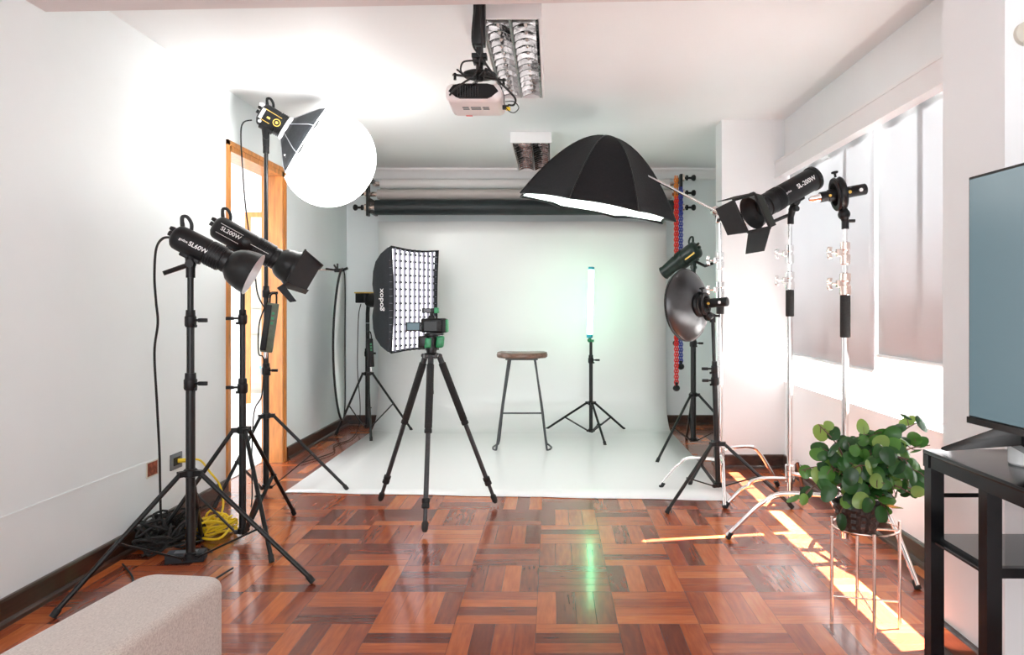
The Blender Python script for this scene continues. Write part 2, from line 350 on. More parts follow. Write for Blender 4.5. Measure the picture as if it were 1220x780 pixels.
# doorway in the left wall
mb = MB().box((XL-.155, D0-.0, 0), (XL+.006, D0+.03, DZ)).box((XL-.155, D1-.04, 0), (XL+.006, D1, DZ)).box((XL-.155, D0, DZ-.035), (XL+.006, D1, DZ))
mb.box((XL, D0-.03, 0), (XL+.014, D0, DZ+.03)).box((XL, D1, 0), (XL+.014, D1+.03, DZ+.03)).box((XL, D0-.03, DZ), (XL+.014, D1+.03, DZ+.03))
st(mb.build('door_1', 'jamb'))
# the hall beyond it
st(MB().box((-5, 8.9, 0), (-3.74, 9.02, ZC)).box((-2.95, 8.9, 0), (-2.2, 9.02, ZC)).box((-3.74, 8.9, 2.33), (-2.95, 9.02, ZC)).build('wall_hall', 'wall'))
st(MB().box((-3.75, 8.87, 0), (-3.69, 8.90, 2.34)).box((-3.0, 8.87, 0), (-2.94, 8.90, 2.34)).box((-3.69, 8.87, 2.28), (-3.0, 8.90, 2.34)).build('door_2', 'jamb'))
st(MB().box((-5, 4.0, 0), (XL-.15, 10.34, .006)).build('floor_hall', 'trimw'))
st(MB().box((-5, 10.35, 0), (-2.2, 10.5, ZC)).build('wall_hall_back', 'wall'))
t = thing('cabinet', 'tall beige cabinet seen through the orange doorway', 'cabinet', (-3.7, 10.1, .006))
MB().box((-4.2, 9.9, 0), (-3.1, 10.34, 1.75)).build('body', 'cab', t)
for z0, z1 in ((.06, .80), (.82, 1.15), (1.17, 1.72)):
    d = MB().box((-4.17, 9.88, z0), (-3.66, 9.9, z1)).build('door', 'cab', t); MB().cyl((-3.70, 9.865, (z0+z1)/2-.04), (-3.70, 9.865, (z0+z1)/2+.04), .008).build('handle', 'blk', d)
    d = MB().box((-3.64, 9.88, z0), (-3.13, 9.9, z1)).build('door', 'cab', t); MB().cyl((-3.60, 9.865, (z0+z1)/2-.04), (-3.60, 9.865, (z0+z1)/2+.04), .008).build('handle', 'blk', d)
t = thing('waste_bin', 'dark grey bin standing on the floor beyond the orange doorway', 'bin', (-3.56, 9.25, 0))
MB().lathe((-3.56, 9.25, 0), (0, 0, 1), [(0, .11), (.42, .15), (.42, .14), (.05, .10)], 20, cap=False).lathe((-3.56, 9.25, .002), (0, 0, 1), [(0, .11), (.01, .11)], 20).build('bin_body', 'greyp', t)
MB().lathe((-3.56, 9.25, .41), (0, 0, 1), [(0, .155), (.02, .155), (.05, .09), (.055, 0)], 20).build('lid', 'cyan', t)

# ------------------------------------------------------------------ window blinds
for (y0, y1, zb, lab) in ((W0+.01, 3.91, .93, 'white roller blind nearest the television, its hem hanging above the plant'),
                          (3.945, W1-.01, .84, 'white roller blind nearest the far column, behind the silver stands')):
    t = thing('roller_blind', lab, 'blind', (1.75, (y0+y1)/2, zb), 'roller blinds on the window')
    mb = MB(); n = 16
    vs = [(1.75+.004*math.sin(j*1.7), y0+(y1-y0)*j/n, z) for z in (zb, WT) for j in range(n+1)]
    mb.add(vs, [(j, j+1, j+n+2, j+n+1) for j in range(n)]).build('blind_fabric', 'blind', t, thick=.0008)
    MB().cyl((1.75, y0, zb), (1.75, y1, zb), .011).build('bottom_bar', 'trimw', t)
    MB().cyl((1.775, y0, 2.21), (1.775, y1, 2.21), .022).build('roller', 'trimw', t)

# ------------------------------------------------------------------ backdrop
mb = MB(); pr = [(7.16, 2.03)]
for i in range(6): pr.append((7.16, 1.9-i*.28))
for i in range(9):
    a = PI/2*i/8; pr.append((7.16-.32+.32*math.cos(a), .325-.32*math.sin(a)))
for y in (6.6, 6.2, 5.8, 5.4, 5.0, 4.75): pr.append((y, .005))
nx = 12; vs = []
for k, (y, z) in enumerate(pr):
    for i in range(nx+1):
        x = -1.715+(1.12+1.715)*i/nx; vs.append((x, y+.012*math.sin(i*1.3+k)*(z > .4), z))
for i in range(nx+1):
    x = -1.715+(1.12+1.715)*i/nx; vs.append((x, 4.66-.2*i/nx+.008*math.sin(i*2.1), .004))
rows = len(pr)+1
mb.add(vs, [(r*(nx+1)+i, r*(nx+1)+i+1, (r+1)*(nx+1)+i+1, (r+1)*(nx+1)+i) for r in range(rows-1) for i in range(nx)])
tag(mb.build('backdrop_sweep', 'paper', thick=.002), 'glossy white backdrop hanging from the wall rolls and sweeping out over the floor', 'backdrop')
def roll(y, z, r, m, label):
    t = thing('backdrop_roll', label, 'backdrop roll', (-.28, y, z-r), 'backdrop rolls on the back wall')
    MB().cyl((-1.70, y, z), (1.16, y, z), r, n=28).build('paper_roll', m, t)
    MB().cyl((-1.775, y, z), (1.24, y, z), .022, n=14).build('core_tube', 'rose', t)
roll(7.20, 2.405, .052, 'roll_w', 'topmost backdrop roll, white, right under the ceiling moulding')
roll(7.08, 2.285, .050, 'roll_g', 'middle backdrop roll, pale grey-beige')
roll(7.20, 2.215, .050, 'roll_d', 'dark grey backdrop roll tucked between pale and black rolls')
roll(7.00, 2.145, .072, 'roll_b', 'thick black backdrop roll, lowest on the wall')
for sx, X, lab in ((-1, -1.77, 'black roller bracket with three knobs left of the backdrop rolls'), (1, 1.235, 'black roller bracket with three knobs right of the backdrop rolls')):
    t = thing('roller_bracket', lab, 'bracket', (X, 7.3, 2.06), 'roller brackets on the back wall')
    MB().box((X-.012, 6.95, 2.06), (X+.012, 7.02, 2.46)).box((X-.012, 7.02, 2.40), (X+.012, 7.32, 2.44)).box((X-.012, 7.02, 2.10), (X+.012, 7.32, 2.14)).box((X-.012, 7.02, 2.19), (X+.012, 7.32, 2.24)).build('plate', 'blk', t)
    for z in (2.43, 2.285, 2.145):
        MB().cyl((X, 7.0, z), (X+sx*.035, 7.0, z), .035, n=18).build('sprocket', 'rose', t)
        kb = MB().cyl((X+sx*.035, 7.0, z), (X+sx*.13, 7.0, z), .011).lathe((X+sx*.05, 7.0, z), (sx, 0, 0), [(0, .026), (.02, .026)]).lathe((X+sx*.105, 7.0, z), (sx, 0, 0), [(0, .018), (.015, .03), (.03, .03), (.04, .02)])
        kb.build('knob', 'blkp', t)
def chain(x, y, ztop, zbot, m, label):
    t = thing('pull_chain', label, 'chain', (x, y, zbot), 'pull chains hanging from the right bracket')
    mb = MB(); n = int((ztop-zbot)/.026)
    for s_ in (-1, 1):
        for i in range(n):
            z = zbot+.05+i*.026; c = V((x+s_*.010, y, z)); a = V((1, 0, 0)) if i % 2 else V((.3, 1, 0)).normalized()
            mb.tube([c+a*.009*math.cos(q*PI/3)+V((0, 0, .019))*math.sin(q*PI/3) for q in range(6)], .006, 5, closed=True)
    mb.build('chain_links', m, t)
    MB().sphere((x, y, zbot+.02), .034, sc=(1, 1, .9)).cyl((x, y, zbot+.04), (x, y, zbot+.075), .016).build('weight', 'blkp', t)
chain(1.175, 6.88, 2.20, .40, 'red', 'long red pull chain ending in the lowest black ball')
chain(1.225, 6.93, 2.29, .60, 'blue', 'blue pull chain hanging behind the red one')
chain(1.19, 6.98, 2.43, .82, 'orange', 'orange pull chain from the top knob of the right bracket')

# ------------------------------------------------------------------ light stands
def light_stand(label, X, Y, feet, zc, zh, ztop, joints, r0=.0165, lean=(0, 0), m='blk', knob=1):
    t = thing('light_stand', label, 'light stand', (X, Y, 0), 'black tripod light stands')
    def at(z): k = z/ztop; return V((X+lean[0]*k, Y+lean[1]*k, z))
    zs = [zh]+list(joints)+[ztop]; r = r0
    for i in range(len(zs)-1):
        MB().cyl(at(zs[i]), at(zs[i+1]), r, n=16).build('post' if i == 0 else 'riser', m, t)
        if i < len(joints):
            z = zs[i+1]; cl = MB().lathe(at(z-.035), (0, 0, 1), [(0, r+.004), (.008, r+.008), (.045, r+.008), (.05, r+.004), (.075, r+.003)], 16).build('clamp', 'blkp', t)
            q = at(z-.005); MB().cyl(q, q+V((knob*.045, -.01, 0)), .006).obox(q+V((knob*.06, -.012, .0)), (1, 0, 0), (0, 1, 0), (0, 0, 1), .02, .006, .009, bev=.003).build('knob', 'blkp', cl)
            q = at(z-.03); MB().cyl(q, q+V((knob*.03, -.012, 0)), .007).build('bolt', 'blkp', cl)
        r *= .82
    pc, ph = at(zc), at(zh)
    cb = MB().lathe(pc-V((0, 0, .018)), (0, 0, 1), [(0, r0+.004), (.004, r0+.010), (.03, r0+.010), (.036, r0+.004)], 16)
    hb = MB().lathe(ph-V((0, 0, .012)), (0, 0, 1), [(0, r0*.7), (.004, r0+.007), (.03, r0+.007), (.034, r0)], 16)
    for fx, fy in feet:
        f = V((fx, fy, .012)); d = V((fx-X, fy-Y, 0)).normalized(); s = d.cross(V((0, 0, 1)))
        top = pc+d*.045; cb.obox(pc+d*.032, d, s, (0, 0, 1), .022, .013, .012)
        hb.obox(ph+d*.026, d, s, (0, 0, 1), .014, .010, .009)
        lg = MB().cyl(top, f, .0105, n=12).build('leg', m, t)
        MB().cyl(f+(top-f).normalized()*.03, f+V((0, 0, -.006)), .0135, n=12).build('rubber_foot', 'rub', lg)
        k = .52; mid = top.lerp(f, k); bt = ph+d*.035
        MB().obox((bt+mid)/2, (mid-bt), s, (mid-bt).cross(s), (mid-bt).length/2, .009, .004).cyl(mid-s*.018, mid+s*.018, .005).cyl(bt-s*.014, bt+s*.014, .005).build('brace', m, t)
    cb.build('collar', 'blkp', t); hb.build('hub', 'blkp', t)
    return t
def zp(py, Y): return H-(py-CY)*Y/F
def xp(px, Y): return (px-CX)*Y/F
light_stand('black tripod light stand in front, carrying the light with the open silver-rimmed reflector', xp(227, 3.2), 3.2, [(-1.917, 2.786), (-1.033, 3.14), (-1.80, 3.73)], zp(563, 3.2), zp(663, 3.2), zp(326, 3.2), [zp(455, 3.2), zp(380, 3.2)], r0=.0195)
light_stand('black tripod light stand behind the front one, under the light with closed barn doors', xp(289, 3.73), 3.73, [(-1.306, 3.385), (-1.48, 4.17), (-1.99, 3.62)], zp(512, 3.73), zp(633, 3.73), zp(340, 3.73), [zp(460, 3.73), zp(378, 3.73)], r0=.0175, knob=-1)
light_stand('tallest black tripod light stand by the doorway, holding up the glowing lantern', xp(317, 4.65), 4.65, [(-1.33, 4.72), (-2.0, 4.30), (-1.99, 5.04)], zp(495, 4.65), zp(580, 4.65), zp(178, 4.65), [zp(440, 4.65), zp(348, 4.65)], r0=.019)
light_stand('black tripod light stand in the far left corner behind the rectangular softbox', xp(438, 6.75), 6.75, [(-2.0, 6.72), (-1.337, 6.93), (-1.60, 6.42)], zp(445, 6.75), zp(508, 6.75), zp(385, 6.75), [zp(420, 6.75)], r0=.022)
light_stand('low black tripod light stand on the white backdrop under the glowing tube', xp(704, 6.65), 6.65, [(-.067, 6.97), (.70, 6.96), (.453, 6.23)], zp(480, 6.65), zp(508, 6.65)-.04, zp(407, 6.65), [zp(428, 6.65)], r0=.017)
light_stand('black tripod light stand holding the large round dish', xp(856, 4.45), 4.45, [(.66, 4.19), (1.42, 4.29), (.92, 4.86)], zp(528, 4.45), zp(578, 4.45), zp(379, 4.45), [zp(452, 4.45), zp(438, 4.45)], r0=.016, lean=(-.035, 0), knob=-1)
light_stand('black tripod light stand near the back wall behind the round dish', xp(826, 6.0), 6.0, [(.80, 5.55), (1.60, 5.80), (1.20, 6.50)], zp(470, 6.0), zp(524, 6.0), zp(325, 6.0), [zp(408, 6.0)], r0=.0225)

# ------------------------------------------------------------------ steel stands with turtle bases
def c_stand(label, X, Y, feet, zl, ztop, clamps, grip, m='chrome', cm='chrome', r=.0165):
    t = thing('steel_stand', label, 'steel stand', (X, Y, 0), 'chrome stands with arched legs')
    zs = [.05]+sorted(clamps)+[ztop]; rr = r
    for i in range(len(zs)-1):
        MB().cyl((X, Y, zs[i]), (X, Y, zs[i+1]), rr, n=18).build('post' if i == 0 else 'riser', m, t)
        if i < len(clamps):
            z = zs[i+1]
            cl = MB().lathe((X, Y, z-.06), (0, 0, 1), [(0, rr+.004), (.006, rr+.011), (.05, rr+.011), (.055, rr+.006), (.07, rr+.006), (.075, rr+.010), (.11, rr+.010), (.115, rr)], 18).obox((X-.03, Y, z), (1, 0, 0), (0, 1, 0), (0, 0, 1), .014, .012, .018, bev=.003).build('clamp', cm, t)
            MB().cyl((X-.04, Y, z), (X-.065, Y, z), .006).obox((X-.078, Y, z+.016), (1, 0, 0), (0, 1, 0), (.2, 0, 1), .012, .006, .014, bev=.005).obox((X-.078, Y, z-.016), (1, 0, 0), (0, 1, 0), (-.2, 0, 1), .012, .006, .014, bev=.005).build('knob', cm, cl)
        rr *= .8
    MB().lathe((X, Y, grip[0]), (0, 0, 1), [(0, r+.004), (.004, r+.008), (grip[1]-grip[0]-.004, r+.008), (grip[1]-grip[0], r+.004)], 18).build('foam_grip', 'foam', t)
    hb = MB()
    for k, (fx, fy) in enumerate(feet):
        z = zl+.035*k-.035; d = V((fx-X, fy-Y, 0)); L = d.length; d.normalize()
        hb.lathe((X, Y, z-.02), (0, 0, 1), [(0, r+.004), (.004, r+.012), (.032, r+.012), (.036, r+.004)], 18)
        c = V((X, Y, 0)); P0 = [(.02, z), (L*.35, z+.006), (L*.52, z), (L*.60, z-.012), (L*.66, z-.038), (L*.74, .018+(z-.038)*.74), (L*.87, .018+(z-.038)*.37), (L, .018)]
        lg = MB().tube(smooth_path([c+d*a+V((0, 0, b)) for a, b in P0], 5), .0115, 12).build('leg', m, t)
        f = c+d*L; e = c+d*(L-.02)+V((0, 0, .035)); MB().cyl(e, f+V((0, 0, .004)), .0145, n=12).build('rubber_foot', 'rub', lg)
    hb.build('leg_hub', m, t); return t
c_stand('chrome stand with arched legs farthest back, carrying the black octagonal softbox', xp(858, 4.7), 4.7, [(.713, 4.79), (1.02, 4.30), (1.50, 4.83)], .24, zp(262, 4.7), [zp(345, 4.7), zp(310, 4.7)], (zp(374, 4.7), zp(348, 4.7)), r=.0175)
c_stand('chrome stand with arched legs beside the far column, under the light with open barn doors', xp(941, 4.35), 4.35, [(1.025, 4.31), (1.60, 4.02), (1.61, 4.68)], .20, zp(263, 4.35), [zp(334, 4.35), zp(302, 4.35)], (zp(377, 4.35), zp(345, 4.35)), r=.0165)
c_stand('chrome stand with rosy clamps and arched legs, nearest the plant', xp(1007, 3.6), 3.6, [(.90, 3.74), (1.545, 3.07), (1.63, 3.93)], .285, zp(268, 3.6), [zp(338, 3.6), zp(301, 3.6)], (zp(402, 3.6), zp(350, 3.6)), cm='rose', r=.0165)
# boom arm
a = P(849, 249, 4.68); b = P(780, 214, 4.80)
t = thing('boom_arm', 'thin silver boom arm running from the rear chrome stand into the octagonal softbox', 'boom arm', a)
MB().cyl(a+(a-b)*.12, b+(b-a)*.55, .0085, n=12).build('arm', 'chrome', t)
MB().lathe(P(852, 251, 4.72)-V((.0, .03, 0)), (0, 1, 0), [(0, .022), (.005, .028), (.05, .028), (.055, .022)]).obox(P(856, 260, 4.7), (1, 0, 0), (0, 1, 0), (0, 0, 1), .02, .016, .03, bev=.004).build('grip_head', 'chrome', t)

# ------------------------------------------------------------------ lamp heads
def mono(name, label, pb, th, a, L, r, top, group=None, col='blkp', lever=1, yoke=True, handle=True):
    """video light: body along d from its back pb, mounted on the stand top"""
    d = vdir(pb, th, a).normalized(); s = d.cross(V((0, 0, 1))).normalized(); up = s.cross(d).normalized()
    t = thing(name, label, 'studio light', top, group)
    MB().lathe(pb, d, [(-.012, r*.55), (0, r*.86), (.012, r*.97), (.03, r), (L*.62, r), (L*.63, r*.96), (L*.65, r*.96), (L*.66, r), (L*.93, r), (L*.94, r*.9), (L, r*.9)], 28).build('housing', col, t)
    mb = MB()
    for k in range(5): mb.lathe(pb, d, [(L*.68+k*.012, r), (L*.68+k*.012, r*1.035), (L*.68+k*.012+.005, r*1.035), (L*.68+k*.012+.005, r)], 28, cap=False)
    mb.build('cooling_ribs', col, t)
    q = pb+d*.005+up*r*.9
    if handle: MB().tube(smooth_path([q+d*.002, q+up*.035-d*.018, q+up*.047-d*.002, q+up*.028+d*.028, q-up*.008+d*.045], 5), [.010, .010, .010, .009, .009, .009, .009]+[.008]*14, 8).build('handle', col, t)
    else: MB().lathe(pb, d, [(-.004, r*1.02), (.0, r*1.09), (.022, r*1.09), (.026, r)], 28, cap=False).build('rear_flange', col, t)
    MB().cyl(pb-d*.03, pb, .012).lathe(pb-d*.035+up*r*.4, d, [(0, .008), (.01, .011), (.03, .011)], 12).build('dial', col, t)
    if yoke:
        c = pb+d*L*.42-up*r*.95; top = V(top)
        MB().obox(c, d, s, up, .045, .022, .014, bev=.005).tube([c, c.lerp(top+V((0, 0, .05)), .6), top+V((0, 0, .02))], [.026, .022, .020], 12).cyl(top-V((0, 0, .025)), top+V((0, 0, .03)), .019).cyl(c.lerp(top, .45)-s*.03, c.lerp(top, .45)+s*.03, .017).build('mount', col, t)
        if lever:
            e = top+V((0, 0, .035)); f = e+vdir(e, 180+22 if lever > 0 else -22, 10)*.115
            MB().tube([e, e.lerp(f, .3), f], [.009, .011, .010], 8).build('lever', col, t)
    return t, d, s, up
def bowl(p, d, r0, r1, L, t, inner='silver', n=32):
    k = [(0, r0), (L*.06, r0*1.05), (L*.14, r0*1.02), (L*.3, r0+(r1-r0)*.50), (L*.5, r0+(r1-r0)*.78), (L*.75, r0+(r1-r0)*.93), (L*.97, r1), (L, r1*1.02)]
    o = MB().lathe(p, d, k, n, cap=False).build('reflector', 'blk', t)
    MB().lathe(p, d, [(a_, r_-.003) for a_, r_ in k[1:]]+[(L, r1*1.02)], n, cap=False).build('silver_lining' if inner == 'silver' else 'black_lining', inner, o)
    MB().lathe(p, d, [(.012, 0), (.012, r0*.9)], n, cap=False).build('lamp_cover', 'letter' if inner == 'silver' else 'blkp', o); return o
# the front left lamp
pb = P(209, 281, 3.2)
t, d, s, up = mono('studio_light', 'black studio light lettered SL60W with an open silver-lined reflector', pb, -27, 15, .232, .056, P(227, 324, 3.2))
bowl(pb+d*.225, d, .050, .098, .138, t)
ray = CAMP-pb
text('SL60W', 'lettering', 'letter', t, wrap(pb+d*.118, d, ray-up*.15, .0575), .028)
text('godox', 'logo', 'letter', t, wrap(pb+d*.052, d, ray-up*.1, .0575), .015)
# second lamp, closed barn doors
pb = P(257, 269, 3.73)
t, d, s, up = mono('studio_light', 'black studio light lettered SL200W with its barn doors folded shut', pb, -29, 6, .33, .062, P(289, 338, 3.73), lever=0)
ray = CAMP-pb
text('SL200W', 'lettering', 'letter', t, wrap(pb+d*.085, d, ray+up*.25, .0635), .030)
MB().lathe(pb+d*.165+(ray.normalized())*.055, ray, [(0, .024), (.01, .024), (.012, .02)], 20).build('dial', 'blk', t)
mb = MB()
for b0 in (.022, -.03): mb.tube([wrap(pb, d, ray+up*.25, .064)(x_, b0) for x_ in (.02, .08, .14)], .0012, 5)
mb.tube([wrap(pb, d, ray+up*.25, .064)(x_, 0) for x_ in (.19, .24, .29)], .0012, 5).build('trim_line', 'letter', t)
p0 = pb+d*.325; o = bowl(p0, d, .056, .090, .10, t, inner='silver')
p1 = p0+d*.10
fr = MB().lathe(p1, d, [(-.012, .092), (0, .097), (.012, .097), (.014, .088)], 28, cap=False).build('barn_door_ring', 'blk', t)
def doors(p1, d, s, up, hw, spread, Ls, t, roll=0, tips=(.8, .8, .8, .8), m='door'):
    s, up = s*math.cos(roll)+up*math.sin(roll), up*math.cos(roll)-s*math.sin(roll)
    mb = MB()
    for k in range(4):
        u, v = [(s, up), (up, -s), (-s, -up), (-up, s)][k]
        mb.panel([p1+u*hw-v*hw, p1+u*hw+v*hw, p1+u*hw*.86+v*hw*.86, p1+u*hw*.86-v*hw*.86], .006)
    mb.build('door_frame', m, t)
    for k in range(4):
        u, v = [(s, up), (up, -s), (-s, -up), (-up, s)][k]; an = R(spread[k]); e = d*math.cos(an)+u*math.sin(an); L = Ls[k]; q = tips[k]
        o = MB().panel([p1+u*hw-v*hw*.95, p1+u*hw+v*hw*.95, p1+u*hw+v*hw*q+e*L, p1+u*hw-v*hw*q+e*L], .0035).build('barn_door', m, t)
        MB().cyl(p1+u*hw-v*hw*.9, p1+u*hw-v*hw*.6, .006).cyl(p1+u*hw+v*hw*.6, p1+u*hw+v*hw*.9, .006).build('hinge', m, o)
doors(p1+d*.01, d, s, up, .098, (-30, -10, -30, -10), (.125, .12, .125, .12), t, roll=R(8), tips=(.8, .72, .8, .72))
q = p1-up*.10; MB().panel([q+vdir(q, 35, 0)*.005, q-vdir(q, 35, 0)*.035, q-vdir(q, 35, 0)*.03+vdir(q, -52, 0)*.10, q-vdir(q, 35, 0)*.0+vdir(q, -52, 0)*.115], .004).build('hanging_flap', 'fabg', t)
# lamp with open barn doors on the second chrome stand
pb = P(970, 212, 4.35)
t, d, s, up = mono('studio_light', 'black studio light lettered SL-200W with open barn doors on a chrome stand', pb, 208, 40, .42, .068, P(942, 262, 4.35), lever=1, handle=False)
ray = CAMP-pb
text('SL-200W', 'lettering', 'letter', t, wrap(pb+d*.12, -d, ray+up*.1, .0702), .038)
text('godox', 'logo', 'letter', t, wrap(pb+d*.26, -d, ray+up*.1, .0702), .016)
o = bowl(pb+d*.41, d, .058, .098, .09, t, inner='door')
doors(pb+d*.505, d, s, up, .112, (80, 15, 72, 48), (.16, .12, .10, .13), t, roll=R(-2))
# small lamp on the stand near the back wall
pb = P(831, 296, 6.0)
t, d, s, up = mono('studio_light', 'dark studio light tilted down behind the round dish', pb, 216, -20, .20, .075, P(826, 327, 6.0), col='dkgreen', lever=0)
MB().lathe(pb+d*.19, d, [(0, .06), (.03, .07), (.16, .055), (.18, .06), (.185, .05)], 24).build('reflector', 'dkgreen', t)
MB().obox(pb+d*.09+vdir(pb, 120, 30)*.0+(CAMP-pb).normalized()*.072, d, up, s, .05, .02, .004).build('control_panel', 'gold', t)
MB().tube([pb+d*.07-up*.08, pb-up*.16+d*.02, pb-up*.18-d*.05], .012, 8).build('yoke', 'blk', t)
# lantern lamp
pb = P(311, 135, 4.65)
t, d, s, up = mono('studio_light', 'black studio light with gold markings on the tallest stand, feeding the white lantern', pb, -28, 4, .165, .074, P(317, 178, 4.65), lever=0)
ray = (CAMP-pb).normalized(); rp = (ray-d*ray.dot(d)).normalized(); q = pb+d*.075+rp*.0755; y_ = rp.cross(d)
MB().lathe(q+d*.035, rp, [(0, .024), (.004, .024), (.004, .019), (0, .019)], 20, cap=False).lathe(q+d*.035, rp, [(.0, .009), (.005, .009)], 16).build('dial', 'gold', t)
MB().tube([q-d*.06+y_*.04, q+d*.05+y_*.04], .0022, 5).tube([q-d*.06-y_*.03, q+d*.0-y_*.03], .0022, 5).obox(q-d*.02, d, y_, rp, .010, .006, .001).build('gold_marking', 'gold', t)
MB().obox(q-d*.065+y_*.005, d, y_, rp, .010, .034, .003, bev=.001).lathe(q-d*.055-y_*.045, rp, [(0, .010), (.004, .010)], 14).build('label_plate', 'letter', t)
MB().lathe(pb-d*.035+up*.05, d, [(0, .018), (.04, .018)], 16).build('locking_knob', 'chrome', t)
# lantern
sp = pb+d*.168; dr = vdir(sp, -30, 4).normalized()
t = thing('lantern_softbox', 'huge glowing white ball lantern with a black skirt under the ceiling', 'lantern', P(392, 246, 4.65))
MB().lathe(sp, dr, [(-.01, .078), (0, .084), (.022, .084), (.03, .074)], 24, cap=False).lathe(sp, dr, [(-.008, .06), (-.008, .08)], 24, cap=False).build('speed_ring', 'silver', t)
rc = P(366, 168, 4.65); dd, sx, uu = frame(dr); RR = .262; n = 8; vs = []; ph = R(12)
for (tt, rr) in ((.01, .078), (.04, .125), (.08, .185), (.115, .235), (.145, RR)):
    for i in range(n*4):
        an = 2*PI*i/(n*4)+ph; fl = math.cos(PI/n)/math.cos((2*PI*i/(n*4)) % (2*PI/n)-PI/n); vs.append(sp+dd*tt+(sx*math.cos(an)+uu*math.sin(an))*rr*(fl*.8+.2))
N4 = n*4
MB().add(vs, [(j*N4+i, j*N4+(i+1) % N4, (j+1)*N4+(i+1) % N4, (j+1)*N4+i) for j in range(4) for i in range(N4)]).build('black_skirt', 'fabg', t, thick=.002, sharp=20)
mb = MB()
for i in range(8): mb.tube([vs[j*N4+i*4]+(vs[j*N4+i*4]-(sp+dd*.08)).normalized()*.002 for j in range(5)], .003, 5)
mb.tube([vs[4*N4+i] for i in range(N4)], .004, 5, closed=True).build('piping', 'piping', t)
q = sp+dd*.085+vdir(sp, -112, 30)*.19
text('godox', 'logo', 'letter', t, flat(q+(CAMP-q).normalized()*.035, vdir(q, 285, 0), vdir(q, 15, 0)), .028)
bc = P(393, 190, 4.65); mb = MB(); nn, mm = 32, 20; vs = []; fs = []
for j in range(mm+1):
    for i in range(nn):
        b_ = PI*j/mm; an = 2*PI*i/nn; rr = .305*(1+.025*math.cos(8*an)*math.sin(b_)); vs.append(bc+dd*rr*.93*-math.cos(b_)+(sx*math.cos(an)+uu*math.sin(an))*rr*math.sin(b_))
for j in range(1, mm-1):
    for i in range(nn): fs.append((j*nn+i, j*nn+(i+1) % nn, (j+1)*nn+(i+1) % nn, (j+1)*nn+i))
k = 6  # the ball starts at the skirt's rim
fs = [f for f in fs if f[0] >= k*nn]; vsb = vs; e = len(vsb); fs += [((mm-1)*nn+i, (mm-1)*nn+(i+1) % nn, mm*nn) for i in range(nn)]
MB().add(vsb, fs).build('lantern_ball', 'ball', t)

# ------------------------------------------------------------------ rectangular softbox with grid
t = thing('rectangular_softbox', 'upright rectangular softbox, lit white front with egg-crate grid, black sides', 'softbox', (-1.2, 6.35, .80))
A, B = V((-1.35, 6.09, 0)), V((-1.036, 6.60, 0)); ex = (B-A).normalized(); nf = V((ex.y, -ex.x, 0)); ez = V((0, 0, 1)); C = (A+B)/2+V((0, 0, 1.25)); hw, hh = (B-A).length/2, .45
def sect(w_, h_, off, n=8):
    out = []
    pts = [(-w_, -h_), (w_, -h_), (w_, h_), (-w_, h_)]
    for k in range(4):
        a_, b_ = pts[k], pts[(k+1) % 4]
        for i in range(n):
            q = i/n; x, z = a_[0]+(b_[0]-a_[0])*q, a_[1]+(b_[1]-a_[1])*q
            bow = math.sin(PI*q)*.022
            if k % 2: x -= bow*(1 if x > 0 else -1)
            else: z -= bow*(1 if z > 0 else -1)
            out.append(C+ex*x+ez*z-nf*off)
    return out
rings = [(0, hw, hh), (.05, hw*.985, hh*.965), (.14, hw*.93, hh*.87), (.24, hw*.80, hh*.73), (.33, hw*.60, hh*.55), (.40, .12, .14), (.43, .08, .08)]
vs = []
for o_, a_, b_ in rings: vs += sect(a_, b_, o_)
n = 32
MB().add(vs, [(j*n+i, j*n+(i+1) % n, (j+1)*n+(i+1) % n, (j+1)*n+i) for j in range(len(rings)-1) for i in range(n)]).build('shell', 'fabg', t, thick=.003)
MB().tube(sect(hw, hh, -.002), .006, 6, closed=True).build('front_rim', 'fab', t)
MB().add(sect(hw-.004, hh-.004, .035), [tuple(range(32))]).build('diffuser', 'soft', t)
mb = MB(); nxg, nzg = 10, 15
for i in range(1, nxg):
    x = -hw+2*hw*i/nxg; mb.panel([C+ex*x+ez*-hh*.975, C+ex*x+ez*hh*.975, C+ex*x+ez*hh*.975-nf*.03, C+ex*x-ez*hh*.975-nf*.03], .003)
for i in range(1, nzg):
    z = -hh+2*hh*i/nzg; mb.panel([C+ex*-hw*.97+ez*z, C+ex*hw*.97+ez*z, C+ex*hw*.97+ez*z-nf*.03, C-ex*hw*.97+ez*z-nf*.03], .003)
mb.build('egg_crate_grid', 'grid', t)
mb = MB()
for i in range(1, nxg):
    for k in range(1, nzg):
        c = C+ex*(-hw+2*hw*i/nxg)+ez*(-hh+2*hh*k/nzg)+nf*.002; mb.obox(c, ex, ez, nf, .008, .009, .003)
mb.build('grid_stitching', 'fab', t)
lp = C-ex*hw*1.0-nf*.12+(-ex)*.004; yy = ez
text('godox', 'logo', 'letter', t, lambda a_, b_: C+ez*(a_)-ex*(hw*.945+.006)-nf*(.125+b_)+ex*abs(b_)*0, .075)
t = thing('studio_light', 'small black and gold studio light plugged into the back of the rectangular softbox', 'studio light', (-1.72, 6.74, 1.06))
lb = C-nf*.44
MB().lathe(lb, -nf, [(-.01, .06), (.01, .065), (.12, .065), (.13, .055)], 20).build('housing', 'blkp', t)
lq = P(436, 356, 6.75); MB().obox(lb-nf*.13+V((-.03, 0, .02)), ex, -nf, ez, .07, .06, .045, bev=.008).build('rear_block', 'blkp', t)
MB().obox(lb-nf*.13+V((-.03, 0, .068)), ex, -nf, ez, .075, .065, .006, bev=.002).build('gold_band', 'gold', t)
MB().tube([lb-nf*.13, V((-1.715, 6.75, 1.13)), V((-1.715, 6.75, 1.04))], .018, 10).build('yoke', 'blk', t)

